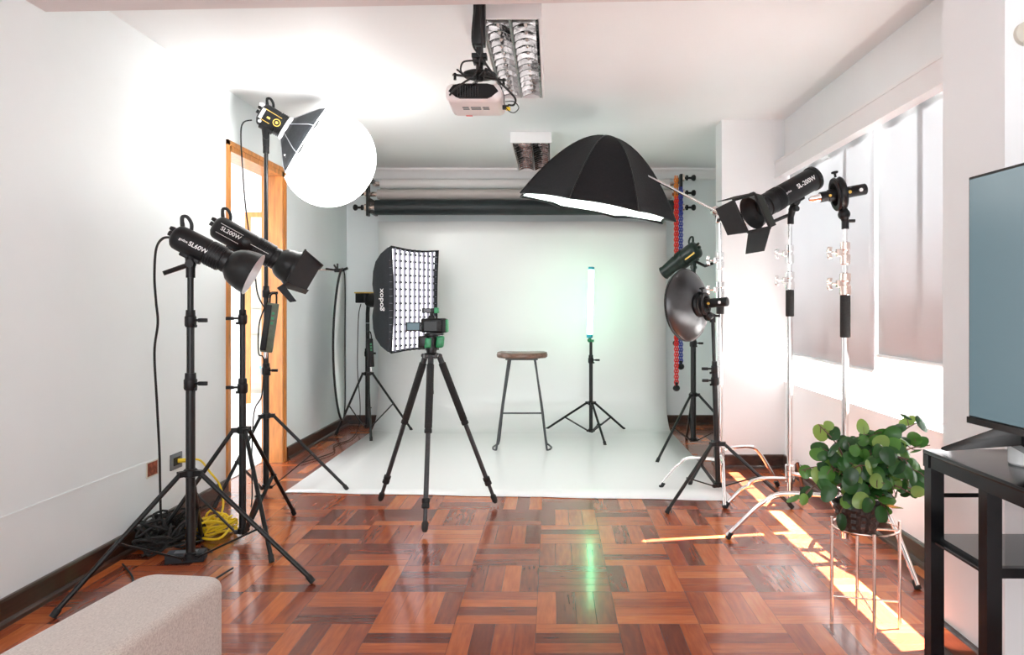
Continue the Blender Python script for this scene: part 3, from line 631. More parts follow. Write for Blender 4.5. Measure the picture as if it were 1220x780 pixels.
# power packs clipped to stands
def pack(label, c, ax, hx, hz, m):
    t = thing('power_pack', label, 'power pack', c-V((0, 0, hz)))
    az = V(ax).normalized(); sx = V((1, .3, 0)); sx = (sx-az*sx.dot(az)).normalized(); sy = az.cross(sx)
    MB().obox(c, sx, sy, az, hx, .03, hz, bev=.006).build('case', m, t)
    MB().obox(c-sx*hx*.55-sy*.02, sx, sy, az, hx*.5, .022, hz*.93, bev=.005).build('back_shell', 'blkp', t)
    MB().tube(smooth_path([c+az*hz-sx*.02, c+az*(hz+.05)-sx*.02, c+az*(hz+.06)+sx*.01, c+az*hz+sx*.02]), .006, 6).build('strap_loop', 'blkp', t)
    MB().cyl(c-az*hz, c-az*(hz+.04), .01).build('plug', 'chrome', t)
    for k in range(3): MB().obox(c+sx*hx*.3-sy*.031+az*(hz*(.2+.2*k)), sx, sy, az, .008, .002, .008).build('button', 'green', t)
pack('olive grey power pack hanging on the tallest stand by the doorway', P(322, 390, 4.6)-V((0, .01, 0)), (.14, 0, 1), .036, .155, 'olive')
pack('black power pack on the corner stand behind the softbox', P(441, 420, 6.68), (-.05, 0, 1), .03, .13, 'blkp')

# ------------------------------------------------------------------ oval reflector leaning in the corner
t = thing('collapsible_reflector', 'tall thin oval white reflector with black rim hanging edge-on in the left corner', 'reflector', (-1.95, 6.4, .1))
Yc = 6.35; cc = P(404, 410, Yc); hz_, hw_ = 90*Yc/F, .42; vs = []; n = 36
dirv = vdir(cc, 0, 0)*.17+ V((-.30, -1, 0)).normalized()*.985; dirv = V((-.31, .93, 0)); 
# lies almost along the line of sight
ry = (cc-CAMP); ry.z = 0; ry.normalize(); dirv = (ry+V((.16, 0, 0))*1).normalized()
rim = [cc+dirv*math.sin(2*PI*i/n)*.30+V((0, 0, hz_))*math.cos(2*PI*i/n)+V((-.03, 0, 0))*(math.cos(2*PI*i/n)**2*-1) for i in range(n)]
MB().tube(rim, .010, 8, closed=True).build('rim', 'blk', t)
MB().add(rim+[cc+V((-.02, 0, 0))], [(i, (i+1) % n, n) for i in range(n)]).build('white_fabric', 'reflfab', t, thick=.002)
h_ = P(402, 322, 6.35)
t = thing('reflector_holder', 'thin black holder arm with clips gripping the top of the oval reflector', 'holder', h_)
MB().cyl(P(352, 320, 6.2), h_, .006).build('arm', 'rose', t)
MB().cyl(P(388, 320, 6.3), h_, .009).obox(h_+V((.01, 0, .0)), (1, 0, 0), (0, 1, 0), (0, 0, 1), .035, .015, .016, bev=.004).tube([h_+V((.04, 0, 0)), h_+V((.09, 0, .02))], .012, 8).tube([h_, h_+V((-.03, 0, .05))], .008, 8).tube([h_, h_+V((.0, 0, .06))], .008, 8).build('clip', 'blk', t)

# ------------------------------------------------------------------ octagonal softbox
oc = P(709, 249, 5.0); ax = vdir(oc, 79.5, -4).normalized(); RR = .565; HH = .50
r_ = (oc-CAMP).normalized(); e1 = vdir(oc, -10.5, 0); e1 = (e1-ax*e1.dot(ax)).normalized(); e2 = ax.cross(e1); 
if e2.dot(CAMP-oc) < 0: e2 = -e2
t = thing('octagonal_softbox', 'big black octagonal softbox tilted down over the backdrop, white underside', 'softbox', oc)
off = R(17); nseg = 6; rows_ = 12; N = 8*nseg; vs = []
for j in range(rows_+1):
    q = 1-j/rows_*.93; rr = RR*q; h = HH*(1-q**1.9)
    for i in range(N):
        k, f = divmod(i, nseg); f /= nseg; a0, a1 = off+k*PI/4, off+(k+1)*PI/4
        c0, s0, c1, s1 = math.cos(a0), math.sin(a0), math.cos(a1), math.sin(a1)
        x, y = c0+(c1-c0)*f, s0+(s1-s0)*f; sag = 1-.045*math.sin(PI*f)*1
        vs.append(oc+(e1*x+e2*y)*rr*sag+ax*(h+(.012*math.sin(PI*f) if j == 0 else 0)))
fs = [(j*N+i, j*N+(i+1) % N, (j+1)*N+(i+1) % N, (j+1)*N+i) for j in range(rows_) for i in range(N)]+[tuple(range(rows_*N, rows_*N+N))]
MB().add(vs, fs).build('canopy', 'fab', t, sharp=22, thick=.003)
mb = MB()
for k in range(8): mb.tube([vs[j*N+k*nseg]+(vs[j*N+k*nseg]-oc).normalized()*.002 for j in range(rows_+1)], .004, 5)
mb.tube([vs[i] for i in range(N)], .004, 5, closed=True).build('rib_seam', 'blk', t)
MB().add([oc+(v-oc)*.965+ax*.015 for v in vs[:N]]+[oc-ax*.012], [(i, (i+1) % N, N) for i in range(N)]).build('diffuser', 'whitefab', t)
MB().lathe(oc+ax*(HH-.04), ax, [(0, .05), (.03, .05), (.045, .03)], 16).build('hub', 'blkp', t)

# ------------------------------------------------------------------ beauty dish and bracket
def s_bracket(label, c, th, a, top, R0, m='blkp', left=True, tilt=0, hl=.13, name='flash_bracket'):
    d = vdir(c, th, a).normalized(); s = d.cross(V((0, 0, 1))).normalized(); up = s.cross(d)
    t = thing(name, label, 'bracket', top)
    MB().lathe(c-d*.022, d, [(0, R0*.72), (0, R0), (.008, R0*1.06), (.018, R0*.98), (.03, R0*.98), (.036, R0*1.06), (.044, R0), (.044, R0*.72), (0, R0*.72)], 28, cap=False).build('ring', m, t)
    k = c+up*(R0*1.05); MB().cyl(k, k+up*.022, .006).lathe(k+up*.018, up, [(0, .012), (.003, .017), (.010, .017), (.013, .01)], 14).build('locking_knob', m, t)
    q = c-d*.02; e = c-d*(hl)
    MB().lathe(q, -d, [(0, .034), (.02, .034), (.022, .028), (hl-.02, .028), (hl-.015, .024)], 20).build('grip', m, t)
    rp = (CAMP-c); rp = (rp-d*rp.dot(d)).normalized()
    MB().lathe(c-d*.045+rp*.030, rp, [(0, .008), (.006, .008)], 12).build('brass_screw', 'gold', t)
    MB().lathe(c-d*(hl*.62+.02)+rp*.025, rp, [(0, .009), (.006, .009)], 12).build('white_dot', 'letter', t)
    top = V(top); bp_ = c-up*R0*.95-d*.01
    MB().tube([bp_, bp_.lerp(top, .4), top+V((0, 0, .02))], [.02, .024, .018], 10).cyl(top-V((0, 0, .02)), top+V((0, 0, .03)), .018).cyl(top+V((.0, 0, .02)), top+V((.045, -.01, .02)), .008).sphere(bp_.lerp(top, .35), .03, 12, 8).build('swivel', m, t)
    if left:
        MB().lathe(c+d*.02, d, [(0, .03), (.03, .03), (.032, .026), (.07, .026)], 20).build('lamp_socket', m, t)
        MB().lathe(c+d*.09, d, [(0, .02), (.01, .016), (.04, .016), (.055, .008)], 16).build('flash_tube', 'chrome', t)
        MB().lathe(c+d*.05+rp*.026, rp, [(0, .007), (.006, .007)], 12).build('screw', 'gold', t)
    return t, d
s_bracket('black ring bracket with protruding flash tube on the chrome stand nearest the window', P(999, 231, 3.6), 188, 18, P(1007, 268, 3.6), .080)
dc = P(838, 362, 4.42); dd_ = vdir(dc, 186, -36)
tb, d = s_bracket('black ring bracket and flash grip holding the round dish', dc, 186, -22, P(849, 380, 4.45), .068, left=False, hl=.15)
t = thing('beauty_dish', 'large round dark metal dish facing away toward the backdrop', 'light dish', P(812, 405, 4.45))
ap = dc+d*.015; dv = vdir(dc, 184, -34).normalized()
k = [(0, .066), (.012, .07), (.02, .09), (.035, .13), (.055, .17), (.075, .20), (.092, .217), (.10, .222), (.108, .222), (.108, .214), (.09, .209), (.05, .155), (.03, .11), (.02, .07)]
MB().lathe(ap, dv, k, 44, cap=False).build('dish', 'gunmetal', t)
MB().lathe(ap, dv, [(.096, .221), (.098, .226), (.108, .227), (.112, .222)], 44, cap=False).build('rim', 'blk', t)
MB().lathe(ap, dv, [(-.01, .07), (0, .078), (.014, .078), (.018, .07)], 28, cap=False).build('mount_ring', 'blkp', t)

# ------------------------------------------------------------------ tube light
a, b = P(702.5, 402, 6.65), P(704.5, 319, 6.65); dt = (b-a).normalized()
t = thing('tube_light', 'glowing pale green tube light standing upright on the low stand', 'tube light', P(704, 410, 6.65))
MB().cyl(a+dt*.03, b-dt*.015, .0265, n=20).build('glowing_tube', 'tube', t)
MB().lathe(a, dt, [(-.005, .02), (0, .028), (.03, .028)], 20).build('lower_cap', 'cyan', t)
MB().lathe(b, dt, [(-.016, .028), (.006, .028), (.01, .02)], 20).build('upper_cap', 'cyan', t)
MB().cyl(P(704, 410, 6.65), a, .012).sphere(a-dt*.025, .02, 12, 8).obox(a-dt*.03+V((.025, 0, 0)), (1, 0, 0), (0, 1, 0), (0, 0, 1), .015, .008, .012, bev=.003).build('swivel', 'green', t)

# ------------------------------------------------------------------ stool
sx0, sy0, sz0 = xp(622, 6.1), 6.12, zp(421, 6.1)
t = thing('bar_stool', 'backless stool with dark wooden saddle seat and bent grey steel legs', 'stool', (sx0, sy0, 0))
mb = MB(); n = 36; vs = []
prs = [(.0, .006), (.3, .008), (.6, .016), (.85, .022), (.97, .014), (1.0, 0), (.985, -.016), (.93, -.024), (.0, -.024)]
for q, h in prs:
    for i in range(n):
        an = 2*PI*i/n; x, y = math.cos(an)*.215*q, math.sin(an)*.16*q
        dip = .010*math.cos(an)**2*q if h > .005 else 0
        vs.append(V((sx0+x, sy0+y, sz0-.012+h+dip)))
mb.add(vs, [(j*n+i, j*n+(i+1) % n, (j+1)*n+(i+1) % n, (j+1)*n+i) for j in range(len(prs)-1) for i in range(n)]).build('seat', 'seat', t)
MB().tube([(sx0+x*.13, sy0+y*.10, sz0-.042) for x, y in ((-1, -1), (1, -1), (1, 1), (-1, 1))], .008, 8, closed=True).build('seat_frame', 'steel', t)
for sg in (-1, 1):
    pts = [(sx0+sg*.11, sy0-.08, sz0-.04), (sx0+sg*.165, sy0-.10, .35), (sx0+sg*.205, sy0-.115, .04), (sx0+sg*.215, sy0-.125, .012), (sx0+sg*.235, sy0-.09, .010), (sx0+sg*.245, sy0, .010), (sx0+sg*.225, sy0+.09, .012), (sx0+sg*.20, sy0+.105, .05), (sx0+sg*.165, sy0+.09, .35), (sx0+sg*.10, sy0+.07, sz0-.04)]
    MB().tube(smooth_path(pts, 6), .0085, 10).build('leg', 'steel', t)
MB().cyl((sx0-.175, sy0-.10, .31), (sx0+.175, sy0-.10, .31), .007).build('footrest', 'steel', t)

# ------------------------------------------------------------------ camera on its tripod
TY = 4.18; ap = V((xp(514, TY), TY, zp(421, TY)))
t = thing('camera_tripod', 'dark camera tripod standing at the front edge of the white backdrop', 'tripod', (ap.x, TY, 0))
for (fx, fy) in ((-1.04, 4.40), (-.342, 4.35), (-.665, 3.79)):
    f = V((fx, fy, .03)); d0 = V((fx-ap.x, fy-ap.y, 0)).normalized(); top = ap+d0*.045-V((0, 0, .012)); dl = (f-top).normalized(); L = (f-top).length
    lg = MB().cyl(top, top+dl*.44*L, .0165, n=14).cyl(top+dl*.42*L, top+dl*.88*L, .0135, n=14).cyl(top+dl*.86*L, f, .011, n=12).build('leg', 'carbon', t)
    if fx != -.665 or True: MB().lathe(top+dl*.05*L, dl, [(0, .018), (.004, .021), (.36*L, .021), (.365*L, .018)], 16).build('foam_sleeve', 'foam', lg)
    for q in (.44, .86): MB().lathe(top+dl*(q*L-.03), dl, [(0, .016), (.004, .021), (.022, .021), (.026, .018), (.034, .021), (.05, .021), (.054, .014)], 16).build('twist_lock', 'rub', lg)
    MB().lathe(f-dl*.045, dl, [(0, .012), (.01, .018), (.04, .017), (.055, .010)], 12).build('rubber_foot', 'rub', lg)
    MB().cyl(top+d0.cross(V((0, 0, 1)))*.025, top-d0.cross(V((0, 0, 1)))*.025, .012).build('hinge', 'gunmetal', lg)
MB().lathe(ap-V((0, 0, .03)), (0, 0, 1), [(0, .03), (.005, .045), (.03, .045), (.036, .03), (.055, .032)], 20).build('crown', 'blk', t)
MB().cyl(ap-V((0, 0, .22)), ap, .013, n=12).lathe(ap-V((0, 0, .235)), (0, 0, 1), [(0, .008), (.003, .014), (.02, .014)], 12).build('centre_column', 'carbon', t)
hd = thing('ball_head', 'black ball head with painted green reflections, between camera and tripod', 'tripod head', ap+V((0, 0, .025)))
c = V((ap.x, TY, zp(407, TY)))
MB().lathe(ap+V((0, 0, .02)), (0, 0, 1), [(0, .036), (.02, .038), (.03, .032), (.06, .034), (.08, .03), (.085, .045), (.095, .045)], 20).build('base', 'blk', hd)
MB().obox(c+V((-.04, -.02, .0)), (1, 0, 0), (0, 1, 0), (0, 0, 1), .03, .025, .035, bev=.01).build('housing', 'blk', hd)
MB().obox(c+V((-.012, -.045, -.005)), (1, 0, 0), (0, 1, 0), (.1, 0, 1), .018, .01, .028, bev=.006).build('lever', 'green', hd)  # green light reflected on the head, painted as the lever's colour
MB().obox(c+V((.052, -.01, .0)), (1, 0, 0), (0, 1, 0), (.1, 0, 1), .022, .02, .034, bev=.012).build('knob', 'green', hd)  # same reflected green, painted as the knob's colour
MB().obox(c+V((.02, 0, .045)), (1, 0, 0), (0, 1, 0), (0, 0, 1), .05, .03, .007, bev=.002).build('plate', 'blk', hd)
cb0 = V((xp(517, TY), TY, zp(387.5, TY)))
t = thing('photo_camera', 'black camera with flipped-out screen on the tripod, seen from behind', 'camera', cb0-V((0, 0, .045)))
MB().obox(cb0, (1, 0, 0), (0, 1, 0), (0, 0, 1), .072, .026, .041, bev=.01).obox(cb0+V((-.012, 0, .044)), (1, 0, 0), (0, 1, 0), (0, 0, 1), .022, .022, .012, tx=.7, ty=.8, bev=.003).build('body', 'blkp', t)
MB().obox(cb0+V((.062, .004, -.002)), (1, 0, 0), (0, 1, 0), (0, 0, 1), .017, .036, .039, bev=.008).build('hand_grip', 'blkp', t)
MB().obox(cb0+V((.076, .0, -.002)), (1, 0, 0), (0, 1, 0), (0, 0, 1), .005, .033, .036, bev=.003).build('green_reflection_edge', 'green', t)  # thin green edge standing in for green light reflected on the grip
MB().obox(cb0+V((-.015, -.027, -.004)), (1, 0, 0), (0, 1, 0), (0, 0, 1), .036, .003, .026).build('screen_recess', 'tableb', t)
for dx, dz in ((.034, .02), (.044, .0), (.034, -.018)): MB().cyl(cb0+V((dx, -.024, dz)), cb0+V((dx, -.031, dz)), .006).build('button', 'rub', t)
MB().cyl(cb0+V((0, .02, 0)), cb0+V((0, .12, 0)), .034, n=20).build('lens', 'blk', t)
sc_ = MB().obox(cb0+V((-.116, -.01, -.006)), (1, .1, 0), (-.1, 1, 0), (0, 0, 1), .042, .005, .026, bev=.003).build('flip_screen', 'blkp', t)
MB().obox(cb0+V((-.116, -.016, -.006)), (1, .1, 0), (-.1, 1, 0), (0, 0, 1), .034, .001, .020).build('screen_glass', 'screen', sc_)
t2 = thing('wireless_trigger', 'small black wireless unit with painted green reflection, clipped on top of the camera', 'wireless unit', cb0+V((-.02, 0, .055)))
MB().cyl(cb0+V((-.013, 0, .05)), cb0+V((-.013, 0, .072)), .012).obox(cb0+V((-.03, 0, .085)), (1, 0, 0), (0, 1, 0), (0, 0, 1), .036, .022, .014, bev=.004).build('unit_body', 'blkp', t2)
MB().obox(cb0+V((.016, 0, .086)), (1, 0, 0), (0, 1, 0), (0, 0, 1), .012, .022, .016, bev=.004).build('green_reflection_end', 'green', t2)  # green block painted in for a reflection on the unit's end
MB().obox(cb0+V((-.035, -.022, .085)), (1, 0, 0), (0, 1, 0), (0, 0, 1), .02, .002, .009).build('display', 'greyp', t2)

# ------------------------------------------------------------------ ceiling lights
def ceil_light(label, x0, x1, y0, y1):
    z0, z1 = 2.488, ZC
    t = thing('ceiling_light', label, 'ceiling light', ((x0+x1)/2, (y0+y1)/2, z1), 'louvred ceiling lights')
    w_ = .022
    MB().box((x0, y0, z0), (x1, y0+.014, z1-.001)).box((x0, y1-.014, z0), (x1, y1, z1-.001)).box((x0, y0+.0145, z0), (x0+w_*.5, y1-.0145, z1-.001)).box((x1-w_*.5, y0+.0145, z0), (x1, y1-.0145, z1-.001)).box((x0+.012, y0+.015, z1-.01), (x1-.012, y1-.015, z1-.001)).build('housing', 'trimw', t)
    mb = MB(); xc = (x0+x1)/2; n = 13
    for xx in (x0+.015, xc-.006, x1-.027): mb.add([(xx, y0+.02, z0+.002), (xx+.012, y0+.02, z0+.002), (xx+.004+.02*(1 if xx < xc-.02 else 0), y0+.02, z1-.02), (xx, y1-.02, z0+.002), (xx+.012, y1-.02, z0+.002), (xx+.004+.02*(1 if xx < xc-.02 else 0), y1-.02, z1-.02)], [(0, 1, 4, 3), (1, 2, 5, 4), (2, 0, 3, 5)])
    for i in range(n+1):
        y = y0+.025+(y1-y0-.05)*i/n
        for xa, xb in ((x0+.02, xc-.008), (xc+.008, x1-.02)):
            k = 6; vs = []
            for q_ in range(k+1):
                x_ = xa+(xb-xa)*q_/k; zb = z0+.003+.022*math.sin(PI*q_/k)
                vs += [(x_, y-.005, zb), (x_, y+.005, zb), (x_, y+.017, zb+.038), (x_, y-.017, zb+.038)]
            mb.add(vs, [(q_*4+a_, q_*4+(a_+1) % 4, q_*4+4+(a_+1) % 4, q_*4+4+a_) for q_ in range(k) for a_ in range(4)])
    mb.build('louvre', 'louver', t, sharp=60)
    for xa, xb in ((x0+.02, xc-.008), (xc+.008, x1-.02)):
        m_ = MB(); k = 8; vs = []
        for yy in (y0+.02, y1-.02):
            for i in range(k+1): a_ = PI*i/k; vs.append(((xa+xb)/2-(xb-xa)/2*math.cos(a_), yy, z0+.02+.05*math.sin(a_)))
        m_.add(vs, [(i, i+1, i+k+2, i+k+1) for i in range(k)]).build('mirror_trough', 'trough', t)
        MB().cyl(((xa+xb)/2, y0+.03, z0+.045), ((xa+xb)/2, y1-.03, z0+.045), .008).build('lamp_tube', 'letter', t)
ceil_light('unlit louvred ceiling light behind the projector', -.335, -.05, 3.26, 4.53)
ceil_light('unlit louvred ceiling light farther back, near the octagonal softbox', -.33, -.007, 5.75, 6.97)

# ------------------------------------------------------------------ projector
PY = 3.15
t = thing('projector_mount', 'black ceiling pole mount with round plate above the projector', 'projector mount', P(570, 95, PY))
MB().obox((xp(570, PY), PY+.05, (zp(50, PY)+ZC)/2), (1, 0, 0), (0, 1, 0), (0, 0, 1), .026, .026, (ZC-zp(50, PY))/2, bev=.004).build('pole', 'blk', t)
pt = V((xp(570, PY), PY+.05, 0))
MB().cyl(pt+V((0, 0, zp(52, PY))), pt+V((0, 0, zp(92, PY))), .016).obox(pt+V((0, 0, zp(63, PY))), (1, 0, 0), (0, 1, 0), (0, 0, 1), .033, .026, .010, bev=.003).obox(pt+V((0, 0, zp(70, PY))), (1, 0, 0), (0, 1, 0), (0, 0, 1), .028, .026, .006, bev=.003).build('clamp', 'blkp', t)
zz = zp(86, PY)
MB().lathe(pt+V((0, .0, zz)), (0, 0, 1), [(0, .030), (-.002, .072), (.004, .076), (.008, .072), (.010, .03)], 28).build('round_plate', 'blk', t)
for an in (20, 110, 200, 290):
    u = V((math.cos(R(an)), math.sin(R(an)), 0)); MB().obox(pt+u*.07+V((0, 0, zz-.008)), u, u.cross(V((0, 0, 1))), (0, 0, 1), .05, .008, .003).cyl(pt+u*.11+V((0, 0, zz-.03)), pt+u*.11+V((0, 0, zz)), .006).build('arm', 'blk', t)
x0, x1 = xp(530, PY), xp(598, PY); z0 = zp(120.5, PY); z1 = zp(98, PY); xc = (x0+x1)/2
t = thing('projector', 'white projector hanging upside down from the ceiling pole', 'projector', (xc, PY+.14, z1))
MB().obox((xc, PY+.135, (z0+z1)/2), (1, 0, 0), (0, 1, 0), (0, 0, 1), (x1-x0)/2, .135, (z1-z0)/2, bev=.028).build('shell', 'proj', t)
zc_ = (z0+z1)/2; hexa = [(-.108, .0), (-.088, .026), (-.06, .033), (.06, .033), (.088, .026), (.108, .0), (.078, -.024), (.06, -.031), (-.06, -.031), (-.078, -.024)]
MB().add([(xc+a_, PY-.004, zc_+b_+.002) for a_, b_ in hexa]+[(xc+a_, PY+.01, zc_+b_+.002) for a_, b_ in hexa], [tuple(range(10)), tuple(range(10, 20))[::-1]]+[(i, (i+1) % 10, 10+(i+1) % 10, 10+i) for i in range(10)]).build('front_panel', 'tableb', t)
mb = MB()
for i in range(9): mb.box((xc-.07+i*.011, PY-.007, zc_-.02), (xc-.066+i*.011, PY-.004, zc_+.024))
mb.build('vent_grille', 'blk', t)
for dx, w_ in ((-.045, .014), (.0, .022), (.045, .014)):
    for dy in (0, .03): MB().box((xc+dx-w_, PY+.09+dy, z0-.0015), (xc+dx+w_, PY+.105+dy, z0+.002)).build('control_button', 'greyp', t)
MB().box((xc-.06, PY+.235, z0-.0012), (xc-.03, PY+.25, z0+.002)).build('label_plate', 'red', t)
MB().obox(P(601, 122, PY)+V((0, .08, .0)), (1, 0, 0), (0, 1, 0), (0, 0, 1), .014, .010, .009, bev=.002).build('plug', 'blkp', t)
MB().cyl(P(602, 125, PY)+V((0, .06, 0)), P(607, 125, PY)+V((0, .06, 0)), .008).build('yellow_plug', 'yellow', t)
YY = PY+.05
cable('projector_cable', 'black cable looping from the ceiling pole to the right side of the projector', [P(566, 5, 3.12), P(563, 50, 3.12), P(575, 70, 3.12), P(590, 92, 3.12), P(606, 108, 3.12), P(614, 118, 3.12), P(612, 125, 3.15), P(606, 125, 3.2)], .0045, 'rub')
cable('projector_cable', 'thin black cable curling under the yellow plug of the projector', [P(577, 72, 3.14), P(592, 95, 3.14), P(600, 112, 3.14), P(601, 124, 3.16), P(606, 132, 3.16), P(613, 134, 3.16), P(618, 128, 3.16), P(612, 121, 3.18), P(602, 121, 3.2)], .0022, 'rub')
cable('projector_cable', 'black cable crossing the round plate to the left side of the projector', [P(572, 4, 3.1), P(574, 60, 3.1), P(566, 88, 3.1), P(553, 98, 3.1), P(541, 107, 3.1), P(536, 113, 3.14)], .0045, 'rub')
cable('projector_cable', 'small black cable loop left of the projector pole', [P(565, 72, 3.11), P(552, 74, 3.11), P(549, 84, 3.11), P(555, 92, 3.11), P(546, 84, 3.11), P(544, 83, 3.11)], .004, 'rub')

# ------------------------------------------------------------------ plant
PX, PYY = 1.175, 2.73
t = thing('plant_stand', 'slim rosy metal plant stand with four thin legs', 'plant stand', (PX, PYY, 0))
ft = [(1.06, 2.757), (1.156, 2.61), (1.29, 2.70), (1.197, 2.855)]
for x, y in ft: MB().cyl((x, y, 0), (x, y, .40 if y != 2.61 else .38), .006, n=12).build('leg', 'rose', t)
MB().tube([(PX+.118*math.cos(i*PI/12), PYY+.118*math.sin(i*PI/12), .372) for i in range(24)], .004, 8, closed=True).build('ring', 'rose', t)
MB().cyl((1.06, 2.757, .10), (1.29, 2.70, .10), .0035).build('brace', 'rose', t); MB().cyl((1.156, 2.61, .092), (1.197, 2.855, .092), .0035).build('brace', 'rose', t)
MB().cyl((1.06, 2.757, .365), (1.29, 2.70, .365), .0035).build('brace', 'rose', t); MB().cyl((1.156, 2.61, .358), (1.197, 2.855, .358), .0035).build('brace', 'rose', t)
t = thing('potted_plant', 'bushy round-leaved green plant in a dark woven pot on the metal stand', 'plant', (PX, PYY, .37))
px_, zb_ = PX-.03, .352
pot = MB(); rows_ = 9; nn = 28; vs = []
for j in range(rows_+1):
    q = j/rows_; r0 = .055+.033*q**.7
    for i in range(nn): r1 = r0+.0035*(1 if (i//2+j) % 2 else -1); an = 2*PI*i/nn; vs.append((px_+r1*math.cos(an), PYY+r1*math.sin(an), zb_+.11*q))
pot.add(vs, [(j*nn+i, j*nn+(i+1) % nn, (j+1)*nn+(i+1) % nn, (j+1)*nn+i) for j in range(rows_) for i in range(nn)]+[tuple(range(nn))]).build('woven_pot', 'wick', t, sharp=20)
MB().lathe((px_, PYY, zb_+.09), (0, 0, 1), [(0, .08), (.006, .05), (.01, 0)], 20).build('soil', 'soil', t)
rnd = random.Random(11); leaves = MB(); stems = MB(); base = V((px_, PYY, zb_+.10))
def leaf(c, nrm, dirv, L, W):
    nrm = nrm.normalized(); dirv = (dirv-nrm*dirv.dot(nrm)).normalized(); sd = nrm.cross(dirv); vs = []; n = 14
    for ring, q in ((0, 1), (1, .55)):
        for i in range(n):
            an = 2*PI*i/n; x = math.cos(an)*q; y = math.sin(an)*q*(1-.16*math.cos(an)); cup = .16*(x*x+y*y)*L*.5-.05*L*x
            vs.append(c+dirv*(x*L/2)+sd*(y*W/2)+nrm*(-cup*1.1))
    vs.append(c+nrm*.002)
    leaves.add(vs, [(i, (i+1) % n, n+(i+1) % n, n+i) for i in range(n)]+[(n+i, n+(i+1) % n, 2*n) for i in range(n)])
def branch(end, nl, spread=.05):
    mid = base.lerp(end, .5)+V((rnd.uniform(-.03, .03), rnd.uniform(-.03, .03), .05+rnd.uniform(0, .04)))
    pts = smooth_path([base+V((rnd.uniform(-.04, .04), rnd.uniform(-.04, .04), 0)), mid, end], 6); stems.tube(pts, [.0042-.0002*i for i in range(len(pts))], 6)
    for k in range(nl):
        q = pts[int(len(pts)*(.35+.65*k/max(1, nl)))-0 if int(len(pts)*(.35+.65*k/max(1, nl))) < len(pts) else -1]
        o = V((rnd.gauss(0, 1), rnd.gauss(0, 1), rnd.gauss(.1, .8))).normalized()*rnd.uniform(.025, spread)
        c = q+o; L = rnd.uniform(.045, .075); stems.tube([q, q.lerp(c, .6)+V((0, 0, .004)), c], .0017, 4)
        nr = (o.normalized()*.5+V((-.15, -.75, .55))*rnd.uniform(.5, 1.2)+V((rnd.gauss(0, .35), rnd.gauss(0, .35), rnd.gauss(0, .35))))
        leaf(c, nr, o+V((0, 0, -.01)), L, L*rnd.uniform(.72, .88))
ends = []
for i in range(40):
    an = rnd.uniform(0, 2*PI); rr = math.sqrt(rnd.uniform(.05, 1)); x = .19*rr*math.cos(an)+.015; y = .15*rr*math.sin(an)
    z = .64+.085*math.cos(rr*1.6)+rnd.uniform(-.05, .03)-.16*rr*rr*rnd.random(); ends.append(V((PX+x, PYY+y, z)))
for (px, py, dy) in ((975, 505, 0), (1098, 500, .05), (955, 560, -.02), (952, 598, -.05), (1090, 590, -.05), (1060, 615, -.1), (1000, 612, -.08), (1108, 530, .03), (1030, 515, .05), (1070, 520, 0), (985, 585, -.1), (1045, 580, -.14), (1015, 560, -.14), (1080, 560, -.1)):
    ends.append(P(px, py, 2.73+dy))
for e in ends: branch(e, rnd.randint(5, 8))
leaves.build('foliage', 'leaf', t, sharp=80); stems.build('stems', 'stem', t)

# ------------------------------------------------------------------ table, television, white puck
TX0, TX1, TY0, TY1, TZ = 1.034, 1.69, .85, 2.03, .80
t = thing('side_table', 'gloss black metal table with glass shelf under the television', 'table', ((TX0+TX1)/2, 1.44, 0))
rt = V((1, 0, 0))
MB().obox(((TX0+TX1)/2, (TY0+TY1)/2, TZ-.006), (1, 0, 0), (0, 1, 0), (0, 0, 1), (TX1-TX0)/2, (TY1-TY0)/2, .006, bev=.002).build('tabletop', 'tableb', t)
MB().box((TX0+.004, TY0, TZ-.046), (TX0+.03, TY1, TZ-.012)).box((TX1-.03, TY0, TZ-.046), (TX1, TY1, TZ-.012)).box((TX0, TY1-.03, TZ-.046), (TX1, TY1-.002, TZ-.012)).box((TX0, TY0, TZ-.046), (TX1, TY0+.03, TZ-.012)).build('frame', 'tableb', t)
for x, y in ((TX0+.004, TY1-.038), (TX0+.004, 1.735), (TX0+.004, TY0), (TX1-.04, TY1-.038), (TX1-.04, TY0)):
    MB().box((x, y, 0), (x+.036, y+.036, TZ-.0465)).build('leg', 'tableb', t)
MB().cyl((TX0+.02, TY1-.02, .676), (TX1, TY1-.02, .676), .006).build('crossbar', 'tableb', t)
MB().box((TX0+.03, 1.76, .556), (TX1-.01, TY1-.01, .566)).build('glass_shelf', 'glassb', t)
MB().box((TX0+.03, 1.745, .545), (TX1-.01, 1.765, .569)).box((TX0+.01, 1.76, .55), (TX0+.03, TY1-.02, .556)).build('shelf_rail', 'tableb', t)
a = V((1.088, 1.90, 0)); b = V((1.165, .80, 0)); dx_ = (b-a).normalized(); nn_ = V((-dx_.y, dx_.x, 0)); nn_ = nn_ if nn_.x < 0 else -nn_
t = thing('television', 'flat screen television on the black table, its blue-grey screen at an angle', 'television', (a.x+.02, 1.5, TZ))
z0, z1 = .895, 1.535; L = (b-a).length; cen = (a+b)/2+V((0, 0, (z0+z1)/2))
MB().obox(cen-nn_*.012, dx_, nn_, ez, L/2, .012, (z1-z0)/2, bev=.003).obox(cen-nn_*.035-V((0, 0, .08)), dx_, nn_, ez, L*.36, .016, .2, bev=.01).build('case', 'blkp', t)
MB().obox(cen+nn_*.001+V((0, 0, .006)), dx_, nn_, ez, L/2-.008, .0015, (z1-z0)/2-.014).build('screen', 'screen', t)
q = P(1219, 357, 1.62); k_ = (q-a).dot(dx_); MB().obox(a+dx_*(k_+.05)+V((0, 0, 1.215))+nn_*.0035, dx_, nn_, ez, .055, .001, .032).build('caption_box', 'darkblue', t)
